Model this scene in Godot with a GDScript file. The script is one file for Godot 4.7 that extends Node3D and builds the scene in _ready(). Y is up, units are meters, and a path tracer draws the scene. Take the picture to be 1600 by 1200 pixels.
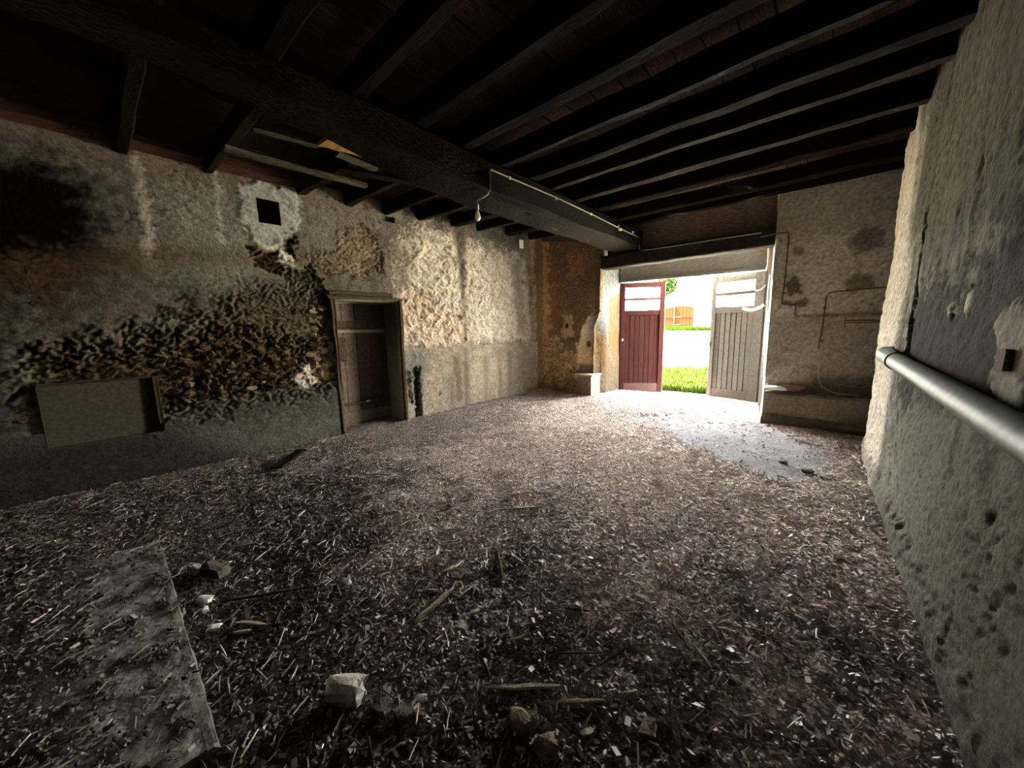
extends Node3D

# ---------------------------------------------------------------- helpers
var rng := RandomNumberGenerator.new()
var M := {}
var used := {}
var nA := FastNoiseLite.new()   # broad
var nB := FastNoiseLite.new()   # medium
var nC := FastNoiseLite.new()   # fine
var nCell := FastNoiseLite.new()
var nCellV := FastNoiseLite.new()

func numbered(called: String) -> String:
	if not used.has(called):
		used[called] = 0
		return called
	used[called] += 1
	return "%s_%03d" % [called, used[called]]

func tag(o, label: String, category: String, group := "", kind := ""):
	if label: o.set_meta("label", label)
	if category: o.set_meta("category", category)
	if group: o.set_meta("group", group)
	if kind: o.set_meta("kind", kind)
	return o

func thing(called: String, label: String, category: String, at := Vector3.ZERO, group := "", kind := "") -> Node3D:
	var o := Node3D.new()
	o.name = numbered(called)
	add_child(o, true)
	o.position = at
	tag(o, label, category, group, kind)
	return o

func obj(called: String, mesh: Mesh, m: Material, parent: Node = null) -> MeshInstance3D:
	var o := MeshInstance3D.new()
	o.mesh = mesh
	o.material_override = m
	if parent == null:
		o.name = numbered(called)
		add_child(o, true)
	else:
		o.name = called
		parent.add_child(o, true)
	return o

func new_st() -> SurfaceTool:
	var st := SurfaceTool.new()
	st.begin(Mesh.PRIMITIVE_TRIANGLES)
	return st

func done(st: SurfaceTool) -> ArrayMesh:
	st.generate_normals()
	return st.commit()

func quad(st: SurfaceTool, a: Vector3, b: Vector3, c: Vector3, d: Vector3, sm := -1):
	# a bottom left, b bottom right, c top right, d top left, seen from the front
	for p in [a, d, c, a, c, b]:
		st.set_smooth_group(sm)
		st.add_vertex(p)

func rect_profile(w: float, h: float, ch: float) -> PackedVector2Array:
	# x across, y up, anticlockwise
	var a := w / 2.0
	var b := h / 2.0
	return PackedVector2Array([Vector2(-a + ch, -b), Vector2(a - ch, -b), Vector2(a, -b + ch), Vector2(a, b - ch), Vector2(a - ch, b), Vector2(-a + ch, b), Vector2(-a, b - ch), Vector2(-a, -b + ch)])

func round_profile(r: float, n: int) -> PackedVector2Array:
	var q := PackedVector2Array()
	for i in n:
		q.append(Vector2(cos(TAU * i / n), sin(TAU * i / n)) * r)
	return q

# sweep a profile along a path; jit moves each ring and profile point a little, so sawn and weathered wood is not straight
func sweep(st: SurfaceTool, path: Array, prof: PackedVector2Array, up := Vector3.UP, jit := 0.0, wob := 0.0, sm := -1, scales := []):
	var rings := []
	var n := prof.size()
	var pj := []
	for k in n: pj.append(Vector2(rng.randf_range(-1, 1), rng.randf_range(-1, 1)) * jit)
	for i in path.size():
		var t: Vector3 = (path[mini(i + 1, path.size() - 1)] - path[maxi(i - 1, 0)])
		t = t.normalized()
		var u := up
		if absf(t.dot(u)) > 0.98: u = Vector3.RIGHT if absf(t.x) < 0.9 else Vector3.FORWARD
		var side: Vector3 = t.cross(u).normalized()
		var vup: Vector3 = side.cross(t).normalized()
		var off: Vector3 = (side * rng.randf_range(-1, 1) + vup * rng.randf_range(-1, 1)) * wob
		var s: float = scales[i] if scales.size() else 1.0
		var ring := []
		for k in n:
			var q: Vector2 = prof[k] * s + pj[k] + Vector2(rng.randf_range(-1, 1), rng.randf_range(-1, 1)) * jit * 0.6
			ring.append(path[i] + off + side * q.x + vup * q.y)
		rings.append(ring)
	for i in path.size() - 1:
		for k in n:
			var k2 := (k + 1) % n
			# seen from outside looking along: outward ordering
			quad(st, rings[i][k], rings[i][k2], rings[i + 1][k2], rings[i + 1][k], sm)
	for e in [0, path.size() - 1]:
		var c := Vector3.ZERO
		for p in rings[e]: c += p
		c /= n
		for k in n:
			var a: Vector3 = rings[e][k]
			var b: Vector3 = rings[e][(k + 1) % n]
			st.set_smooth_group(-1)
			if e == 0:
				for p in [c, a, b]: st.add_vertex(p)
			else:
				for p in [c, b, a]: st.add_vertex(p)

func line_path(a: Vector3, b: Vector3, n: int) -> Array:
	var q := []
	for i in n + 1: q.append(a.lerp(b, float(i) / n))
	return q

func bar(a: Vector3, b: Vector3, w: float, h: float, ch := 0.004, seg := 1, jit := 0.0, wob := 0.0, up := Vector3.UP) -> ArrayMesh:
	var st := new_st()
	sweep(st, line_path(a, b, seg), rect_profile(w, h, ch), up, jit, wob)
	return done(st)

func tube(path: Array, r: float, n := 8, jit := 0.0) -> ArrayMesh:
	var st := new_st()
	sweep(st, path, round_profile(r, n), Vector3.UP, jit, 0.0, 0)
	return done(st)

func box(lo: Vector3, hi: Vector3, ch := 0.006) -> ArrayMesh:
	var st := new_st()
	var c := (lo + hi) / 2.0
	sweep(st, [Vector3(c.x, c.y, lo.z), Vector3(c.x, c.y, hi.z)], rect_profile(hi.x - lo.x, hi.y - lo.y, ch))
	return done(st)

func lathe(prof: Array, n := 16) -> ArrayMesh:   # prof: [r, y] from bottom to top
	var st := new_st()
	for i in prof.size() - 1:
		for k in n:
			var a := TAU * k / n
			var b := TAU * (k + 1) / n
			var p0 := Vector3(cos(a) * prof[i][0], prof[i][1], -sin(a) * prof[i][0])
			var p1 := Vector3(cos(b) * prof[i][0], prof[i][1], -sin(b) * prof[i][0])
			var p2 := Vector3(cos(b) * prof[i + 1][0], prof[i + 1][1], -sin(b) * prof[i + 1][0])
			var p3 := Vector3(cos(a) * prof[i + 1][0], prof[i + 1][1], -sin(a) * prof[i + 1][0])
			quad(st, p0, p1, p2, p3, 0)
	return done(st)

func rock(size: Vector3, rough: float, flat := 0.35, div := 2) -> ArrayMesh:
	# a cube of div x div faces, part rounded and knocked about
	var st := new_st()
	var off := Vector3(rng.randf() * 90, rng.randf() * 90, rng.randf() * 90)
	var f := func(p: Vector3) -> Vector3:
		var q := p.lerp(p.normalized() * 1.25, 1.0 - flat)
		q *= 1.0 + rough * nB.get_noise_3dv(p * 0.5 + off)
		q += Vector3(nB.get_noise_3dv(p * 0.7 + off * 1.7), nB.get_noise_3dv(p * 0.7 + off * 2.3), nB.get_noise_3dv(p * 0.7 - off)) * rough * 0.7
		return q * size * 0.5
	for ax in 3:
		for sg in [-1.0, 1.0]:
			for i in div:
				for j in div:
					var pts := []
					for c in [[0, 0], [1, 0], [1, 1], [0, 1]]:
						var a: float = -1.0 + 2.0 * (i + c[0]) / div
						var b: float = -1.0 + 2.0 * (j + c[1]) / div
						var p := Vector3.ZERO
						p[ax] = sg
						p[(ax + 1) % 3] = a * sg
						p[(ax + 2) % 3] = b
						pts.append(f.call(p))
					quad(st, pts[0], pts[1], pts[2], pts[3], -1)
	return done(st)

# a surface over u (to the right) and v (up), seen from its front
func grid(u0: float, u1: float, v0: float, v1: float, step: float, point: Callable, keep = null) -> ArrayMesh:
	var nu := int(ceil((u1 - u0) / step))
	var nv := int(ceil((v1 - v0) / step))
	var verts := PackedVector3Array()
	var cols := PackedColorArray()
	for j in nv + 1:
		for i in nu + 1:
			var r: Array = point.call(lerpf(u0, u1, float(i) / nu), lerpf(v0, v1, float(j) / nv))
			verts.append(r[0])
			cols.append(r[1])
	var idx := PackedInt32Array()
	for j in nv:
		for i in nu:
			if keep != null and not keep.call(lerpf(u0, u1, (i + 0.5) / nu), lerpf(v0, v1, (j + 0.5) / nv)): continue
			var a := j * (nu + 1) + i
			var d := a + nu + 1
			for k in [a, d, d + 1, a, d + 1, a + 1]: idx.append(k)
	var nrm := PackedVector3Array()
	nrm.resize(verts.size())
	for j in nv + 1:
		for i in nu + 1:
			var k := j * (nu + 1) + i
			var l := k - 1 if i > 0 else k
			var rr := k + 1 if i < nu else k
			var dn := k - nu - 1 if j > 0 else k
			var upp := k + nu + 1 if j < nv else k
			nrm[k] = (verts[rr] - verts[l]).cross(verts[upp] - verts[dn]).normalized()
	var arr := []
	arr.resize(Mesh.ARRAY_MAX)
	arr[Mesh.ARRAY_VERTEX] = verts
	arr[Mesh.ARRAY_NORMAL] = nrm
	arr[Mesh.ARRAY_COLOR] = cols
	arr[Mesh.ARRAY_INDEX] = idx
	var m := ArrayMesh.new()
	m.add_surface_from_arrays(Mesh.PRIMITIVE_TRIANGLES, arr)
	return m

# ---- marks on a wall: coloured, with a shape and a depth of their own
class Mark:
	var poly := PackedVector2Array()
	var soft := 0.05
	var edge := 0.03
	var col := Color.BLACK
	var alpha := 1.0
	var depth := 0.0
	var rough := 0.0
	var cells := 0.0
	var lo := Vector2.ZERO
	var hi := Vector2.ZERO
	func cover(p: Vector2, wander: float) -> float:
		if p.x < lo.x or p.y < lo.y or p.x > hi.x or p.y > hi.y: return 0.0
		var d := 1e9
		var inside := false
		var n := poly.size()
		var j := n - 1
		for i in n:
			var a := poly[i]
			var b := poly[j]
			var e := b - a
			var w := p - a
			var t := clampf(w.dot(e) / maxf(e.length_squared(), 1e-9), 0.0, 1.0)
			d = minf(d, (w - e * t).length_squared())
			if (a.y > p.y) != (b.y > p.y) and p.x < (b.x - a.x) * (p.y - a.y) / (b.y - a.y) + a.x: inside = not inside
			j = i
		var sd := sqrt(d) * (1.0 if inside else -1.0) + wander * edge
		return smoothstep(-soft, soft, sd)

func mark(pts: Array, col: Color, alpha := 1.0, soft := 0.05, edge := 0.03, depth := 0.0, rough := 0.0, cells := 0.0) -> Mark:
	var m := Mark.new()
	for p in pts: m.poly.append(Vector2(p[0], p[1]))
	m.col = col; m.alpha = alpha; m.soft = soft; m.edge = edge; m.depth = depth; m.rough = rough; m.cells = cells
	m.lo = m.poly[0]; m.hi = m.poly[0]
	for p in m.poly:
		m.lo = m.lo.min(p); m.hi = m.hi.max(p)
	m.lo -= Vector2.ONE * (soft + edge); m.hi += Vector2.ONE * (soft + edge)
	return m

func oval(cx: float, cy: float, rx: float, ry: float) -> Array:
	var q := []
	for i in 14: q.append([cx + rx * cos(TAU * i / 14), cy + ry * sin(TAU * i / 14)])
	return q

# colour and relief of a plastered wall at (u, v); returns [colour, relief]
func plaster(p: Vector2, marks: Array, base: Color, base2: Color, bump: float, seed_off: float) -> Array:
	var q := Vector2(p.x + seed_off, p.y)
	var a := nA.get_noise_2d(q.x * 10.0, q.y * 10.0)
	var b := nB.get_noise_2d(q.x * 10.0, q.y * 10.0)
	var c := nC.get_noise_2d(q.x * 10.0, q.y * 10.0)
	var col := base.lerp(base2, clampf(0.5 + a * 0.9 + b * 1.1, 0.0, 1.0))
	col = col * (1.0 + 0.18 * c)
	# darker specks where the skim has gone
	var pit := smoothstep(0.28, 0.5, nB.get_noise_2d(q.x * 23.0 + 40.0, q.y * 19.0))
	col = col.lerp(Color(0.11, 0.085, 0.055), pit * 0.45)
	var crack := smoothstep(0.045, 0.0, absf(nB.get_noise_2d(q.x * 7.0 + 77.0, q.y * 8.0))) * smoothstep(0.02, 0.3, nA.get_noise_2d(q.x * 21.0 + 5.0, q.y * 21.0))
	col = col.lerp(Color(0.045, 0.034, 0.022), crack * 0.65)
	var h := a * 0.02 - crack * 0.01 + bump * (b * 0.9 + c * 0.25) - pit * 0.008
	var wander := b * 0.9 + c * 0.5
	for m in marks:
		var k: float = m.cover(p, wander)
		if k <= 0.0: continue
		var mc: Color = m.col
		var dd: float = m.depth
		if m.cells > 0.0:
			var cell := nCell.get_noise_2d(q.x * 10.0 + b * 0.3, q.y * 13.0)
			var cv := nCellV.get_noise_2d(q.x * 10.0 + b * 0.3, q.y * 13.0)
			mc = mc * (1.0 + cv * 0.4) * (0.75 + 0.25 * smoothstep(-0.95, -0.5, -cell))
			var crumb := smoothstep(0.05, 0.4, c + 0.5 * b)
			mc = mc * (1.0 - 0.7 * crumb)
			dd += -m.cells * (cell * 0.5 + 0.5) - 0.016 * crumb
		mc = mc * (1.0 + 0.25 * c + 0.3 * b)
		col = col.lerp(mc, k * m.alpha)
		h = h * (1.0 - k * 0.5 * signf(absf(m.depth))) + k * dd + k * m.rough * (b * 1.2 + c * 0.4)
	col.a = 1.0
	return [col, h]

func noise_tex(freq: float, lo: float, hi: float, normal := false, bump := 4.0, sd := 1, oct := 5, size := 512) -> NoiseTexture2D:
	var n := FastNoiseLite.new()
	n.seed = sd
	n.noise_type = FastNoiseLite.TYPE_SIMPLEX_SMOOTH
	n.frequency = freq
	n.fractal_octaves = oct
	var t := NoiseTexture2D.new()
	t.width = size
	t.height = size
	t.seamless = true
	t.noise = n
	if normal:
		t.as_normal_map = true
		t.bump_strength = bump
	else:
		var g := Gradient.new()
		g.set_color(0, Color(lo, lo, lo)); g.set_color(1, Color(hi, hi, hi))
		t.color_ramp = g
	return t

func mat(col: Color, rough := 0.9, tex: Texture2D = null, nrm: Texture2D = null, scale := Vector3.ONE, nscale := 1.0, vcol := false) -> StandardMaterial3D:
	var m := StandardMaterial3D.new()
	m.albedo_color = col.linear_to_srgb()
	m.roughness = rough
	m.metallic_specular = 0.12
	m.vertex_color_use_as_albedo = vcol
	if tex or nrm:
		m.uv1_triplanar = true
		m.uv1_world_triplanar = true
		m.uv1_scale = scale
	if tex: m.albedo_texture = tex
	if nrm:
		m.normal_enabled = true
		m.normal_texture = nrm
		m.normal_scale = nscale
	return m

# ---------------------------------------------------------------- the shape of the room
func left_x(z: float) -> float:
	if z > 0.0: return -5.13 - 0.028 * z
	if z > -3.2: return lerpf(-5.13, -5.02, -z / 3.2)
	return lerpf(-5.02, -4.48, (-3.2 - z) / 2.55)

func right_x(z: float, y: float) -> float:
	var x := 0.505 + 0.05 * z + 0.018 * y
	if z < -4.9:
		var t := -4.9 - z      # the outer corner is rounded off
		x += 0.7 * t * t
	return x

const APRON := [[-3.2, -6.9], [-0.8, -6.9], [-0.61, -5.65], [-0.22, -5.1], [0.1, -4.8], [0.16, -4.3], [-0.1, -3.95], [-0.2, -3.75], [-0.44, -3.91], [-0.75, -4.05], [-1.08, -4.26], [-1.45, -4.5], [-1.68, -4.76], [-2.0, -5.02], [-2.18, -5.11], [-1.9, -5.4], [-1.71, -5.62], [-1.75, -5.95], [-1.84, -6.27], [-2.2, -6.5], [-2.6, -6.6]]
var apron_mark: Mark

func floor_base(z: float) -> float:
	var t := clampf((-2.5 - z) / 3.5, 0.0, 1.0)
	return 0.14 * t * t * (3.0 - 2.0 * t)

func litter_at(x: float, z: float) -> float:   # 1 where the litter lies, 0 on the bare concrete
	var w := nB.get_noise_2d(x * 14.0, z * 14.0) * 0.9 + nC.get_noise_2d(x * 14.0, z * 14.0) * 0.6
	return 1.0 - apron_mark.cover(Vector2(x, z), w)

func floor_y(x: float, z: float) -> float:
	var k := litter_at(x, z)
	var y := floor_base(z) - 0.02
	y += k * (0.02 + 0.012 * nA.get_noise_2d(x * 16.0, z * 16.0) + 0.007 * nB.get_noise_2d(x * 26.0, z * 26.0))
	y += k * 0.06 * smoothstep(0.5, 0.0, x - left_x(z)) * clampf((-z - 1.0) / 4.0, 0.0, 1.0)
	y += k * 0.05 * smoothstep(-5.2, -6.0, z) * smoothstep(-2.6, -3.3, x)
	y += (1.0 - k) * 0.006 * nB.get_noise_2d(x * 8.0, z * 8.0)
	return y

func _ready():
	rng.seed = 7
	# ------------------------------------------------------------ camera, sky, sun, exposure
	var cam := Camera3D.new()
	cam.name = "camera"
	cam.fov = 92.954
	cam.near = 0.05
	cam.far = 400.0
	cam.transform = Transform3D(Basis(Vector3(0.746165, -0.020293, -0.665452), Vector3(-0.08127, 0.989284, -0.121295), Vector3(0.660782, 0.144588, 0.73652)).orthonormalized(), Vector3(0, 1.4, 0))
	add_child(cam)
	cam.current = true
	var we := WorldEnvironment.new()
	we.name = "world"
	var env := Environment.new()
	var sky := Sky.new()
	var sm := ProceduralSkyMaterial.new()
	sm.sky_top_color = Color(0.97, 0.99, 1.0)
	sm.sky_horizon_color = Color(0.90, 0.89, 0.875)
	sm.ground_horizon_color = Color(0.5, 0.5, 0.48)
	sm.ground_bottom_color = Color(0.4, 0.4, 0.38)
	sm.sky_energy_multiplier = 1.0
	sky.sky_material = sm
	env.background_mode = Environment.BG_SKY
	env.sky = sky
	env.tonemap_mode = Environment.TONE_MAPPER_LINEAR
	env.tonemap_exposure = 185.0
	env.sdfgi_enabled = true
	env.ssao_enabled = true
	env.ssil_enabled = true
	we.environment = env
	add_child(we)
	var sun := DirectionalLight3D.new()
	sun.name = "sun"
	sun.light_energy = 2.5
	sun.light_color = Color(1.0, 0.96, 0.88)
	sun.light_angular_distance = 0.6
	sun.shadow_enabled = true
	sun.sky_mode = DirectionalLight3D.SKY_MODE_LIGHT_ONLY
	add_child(sun)
	sun.look_at_from_position(Vector3.ZERO, Vector3(0.6, -0.95, -0.15))

	for s in [[nA, 11, 0.06, 3], [nB, 12, 0.55, 3], [nC, 13, 2.0, 1]]:
		s[0].seed = s[1]
		s[0].noise_type = FastNoiseLite.TYPE_SIMPLEX_SMOOTH
		s[0].frequency = s[2]
		s[0].fractal_octaves = s[3]
	for s in [[nCell, FastNoiseLite.RETURN_DISTANCE], [nCellV, FastNoiseLite.RETURN_CELL_VALUE]]:
		s[0].seed = 5
		s[0].noise_type = FastNoiseLite.TYPE_CELLULAR
		s[0].frequency = 1.0
		s[0].fractal_type = FastNoiseLite.FRACTAL_NONE
		s[0].cellular_return_type = s[1]
	apron_mark = mark(APRON, Color.WHITE, 1.0, 0.1, 0.16)
	make_materials()
	build_shell()
	build_left_wall()
	build_right_wall()
	build_far_end()
	build_ceiling()
	build_left_door()
	build_entrance()
	build_fittings()
	build_floor()
	build_debris()
	build_outside()

func make_materials():
	var mott := noise_tex(0.02, 0.78, 1.0, false, 0, 3, 6)
	var fine := noise_tex(0.06, 0.7, 1.0, false, 0, 4, 5)
	var bump := noise_tex(0.03, 0, 1, true, 9.0, 5, 6)
	var grain := noise_tex(0.03, 0.45, 1.0, false, 0, 6, 5)
	var grain_n := noise_tex(0.04, 0, 1, true, 7.0, 8, 5)
	M.plaster = mat(Color.WHITE, 0.95, mott, bump, Vector3.ONE * 2.1, 0.4, true)
	M.smooth_plaster = mat(Color.WHITE, 0.93, mott, bump, Vector3.ONE * 0.9, 0.45, true)
	M.ground = mat(Color.WHITE, 0.8, fine, bump, Vector3.ONE * 2.2, 0.7, true)
	M.backing = mat(Color(0.25, 0.22, 0.18), 0.95)
	M.stone = mat(Color(0.13, 0.088, 0.052), 0.95, fine, bump, Vector3.ONE * 3.0, 1.0)
	M.stone_pale = mat(Color(0.34, 0.26, 0.16), 0.95, fine, bump, Vector3.ONE * 3.0, 1.0)
	M.stone_dark = mat(Color(0.06, 0.04, 0.024), 0.95, fine, bump, Vector3.ONE * 3.0, 1.0)
	# timber: grain stretched along each piece's run
	M.joist_shaded = mat(Color(0.0065, 0.005, 0.0036), 0.95, grain, grain_n, Vector3(0.5, 6, 6), 0.6)  # darker copy of the joist wood: fading door light put into the colour
	M.joist = mat(Color(0.022, 0.016, 0.01), 0.9, grain, grain_n, Vector3(0.5, 6, 6), 0.6)
	M.board = mat(Color(0.17, 0.094, 0.066), 0.92, grain, grain_n, Vector3(6, 6, 0.5), 0.5)
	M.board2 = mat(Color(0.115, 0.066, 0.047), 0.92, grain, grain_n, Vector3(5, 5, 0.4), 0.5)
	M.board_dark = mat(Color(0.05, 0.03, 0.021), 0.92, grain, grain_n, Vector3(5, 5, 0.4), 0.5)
	M.beam = mat(Color(0.02, 0.015, 0.0085), 0.9, grain, grain_n, Vector3(5, 5, 0.5), 0.8)
	M.lintel = mat(Color(0.06, 0.045, 0.036), 0.9, grain, grain_n, Vector3(0.5, 5, 5), 0.6)
	M.lintel_board = mat(Color(0.34, 0.24, 0.165), 0.9, grain, grain_n, Vector3(0.5, 5, 5), 0.6)
	M.plate = mat(Color(0.11, 0.055, 0.038), 0.9, grain, grain_n, Vector3(5, 5, 0.5), 0.6)
	M.batten = mat(Color(0.16, 0.135, 0.095), 0.9, grain, grain_n, Vector3(6, 6, 0.6), 0.6)
	M.yellow_wood = mat(Color(0.75, 0.45, 0.17), 0.85, grain, grain_n, Vector3(6, 6, 0.8), 0.4)
	M.old_door = mat(Color(0.24, 0.185, 0.13), 0.85, grain, grain_n, Vector3(5, 0.7, 5), 0.8)
	M.old_door_dark = mat(Color(0.12, 0.078, 0.055), 0.8, grain, grain_n, Vector3(5, 0.7, 5), 0.8)
	M.old_frame = mat(Color(0.14, 0.09, 0.055), 0.9, grain, grain_n, Vector3(5, 0.7, 5), 0.8)
	M.pale_rail = mat(Color(0.3, 0.27, 0.21), 0.85, fine, grain_n, Vector3(2, 6, 1), 0.5)
	M.red_paint = mat(Color(0.085, 0.028, 0.024), 0.7, noise_tex(0.025, 0.6, 1.0, false, 0, 21, 6), grain_n, Vector3(4, 1, 4), 0.5)
	M.red_worn = mat(Color(0.15, 0.085, 0.072), 0.8, mott, grain_n, Vector3(3, 3, 3), 0.5)
	M.grey_paint = mat(Color(0.19, 0.17, 0.14), 0.75, noise_tex(0.025, 0.65, 1.0, false, 0, 22, 6), grain_n, Vector3(4, 1, 4), 0.5)
	M.grey_worn = mat(Color(0.15, 0.12, 0.09), 0.8, mott, grain_n, Vector3(3, 3, 3), 0.5)
	M.header = mat(Color(0.2, 0.2, 0.18), 0.8, mott, grain_n, Vector3(1, 4, 4), 0.5)
	M.pipe = mat(Color(0.15, 0.17, 0.135), 0.5, mott, null, Vector3.ONE * 1.5)
	M.rust = mat(Color(0.16, 0.08, 0.045), 0.8, fine, null, Vector3.ONE * 6)
	M.cable = mat(Color(0.45, 0.42, 0.36), 0.6)
	M.wall_cable = mat(Color(0.14, 0.11, 0.085), 0.8)
	M.white = mat(Color(0.75, 0.73, 0.68), 0.6)
	M.brass = mat(Color(0.5, 0.42, 0.26), 0.4)
	M.brass.metallic = 0.8
	M.concrete = mat(Color(0.3, 0.29, 0.27), 0.9, mott, bump, Vector3.ONE * 1.8, 0.8)
	M.slab_edge = mat(Color(0.17, 0.155, 0.135), 0.95, mott, bump, Vector3.ONE * 2.0, 0.6)
	M.stick = mat(Color(0.46, 0.37, 0.26), 0.9, grain, null, Vector3.ONE * 5)
	M.stick_dark = mat(Color(0.12, 0.09, 0.065), 0.9, grain, null, Vector3.ONE * 5)
	M.stick_pale = mat(Color(0.65, 0.56, 0.42), 0.9, grain, null, Vector3.ONE * 5)
	M.rubble = mat(Color(0.48, 0.43, 0.38), 0.92, fine, bump, Vector3.ONE * 5, 0.7)
	M.rubble_dark = mat(Color(0.12, 0.1, 0.08), 0.92, fine, bump, Vector3.ONE * 5, 0.7)
	M.rubble_brown = mat(Color(0.2, 0.15, 0.105), 0.92, fine, bump, Vector3.ONE * 5, 0.7)
	M.litter = mat(Color.WHITE, 0.5, null, null, Vector3.ONE, 1.0, true)
	M.litter.metallic_specular = 0.33
	M.glass = StandardMaterial3D.new()
	M.glass.albedo_color = Color(0.9, 0.95, 0.97, 0.12)
	M.glass.transparency = BaseMaterial3D.TRANSPARENCY_ALPHA
	M.glass.roughness = 0.05
	M.web = StandardMaterial3D.new()
	M.web.albedo_color = Color(0.6, 0.58, 0.52, 0.26)
	M.web.transparency = BaseMaterial3D.TRANSPARENCY_ALPHA
	M.web.roughness = 0.9
	M.bulb = StandardMaterial3D.new()
	M.bulb.albedo_color = Color(0.93, 0.93, 0.88, 0.85)
	M.bulb.transparency = BaseMaterial3D.TRANSPARENCY_ALPHA
	M.bulb.roughness = 0.3
	M.grass = mat(Color.WHITE, 0.7, null, null, Vector3.ONE, 1.0, true)
	M.grass.backlight_enabled = true
	M.grass.backlight = Color(0.5, 0.6, 0.2)
	M.fence = mat(Color(0.012, 0.0043, 0.0018), 0.9)
	M.render = mat(Color(0.7, 0.68, 0.64), 0.9, mott, null, Vector3.ONE * 0.5)
	M.bark = mat(Color(0.004, 0.003, 0.0022), 0.95, grain, null, Vector3(4, 0.8, 4))
	for q in [M.fence, M.grass, M.bark]: q.specular_mode = BaseMaterial3D.SPECULAR_DISABLED
	M.leaf = mat(Color.WHITE, 0.6, null, null, Vector3.ONE, 1.0, true)
	M.leaf.backlight_enabled = true
	M.leaf.backlight = Color(0.5, 0.6, 0.2)

# ---------------------------------------------------------------- the shell: masonry with thickness behind every face
func build_shell():
	var c = thing("wall_back", "rough masonry wall behind the viewer closing the dark end of the room", "wall", Vector3.ZERO, "", "structure")
	obj("masonry", box(Vector3(-6.2, -0.3, 3.0), Vector3(1.6, 3.9, 3.5)), M.backing, c)
	var k = thing("ceiling_deck", "dark underside of the loft floor above the ceiling boards", "ceiling", Vector3.ZERO, "", "structure")
	k.name = "ceiling"
	obj("deck", box(Vector3(-6.2, 3.36, -6.6), Vector3(1.6, 3.6, 3.5)), M.board2, k)

var left_marks := []

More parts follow.
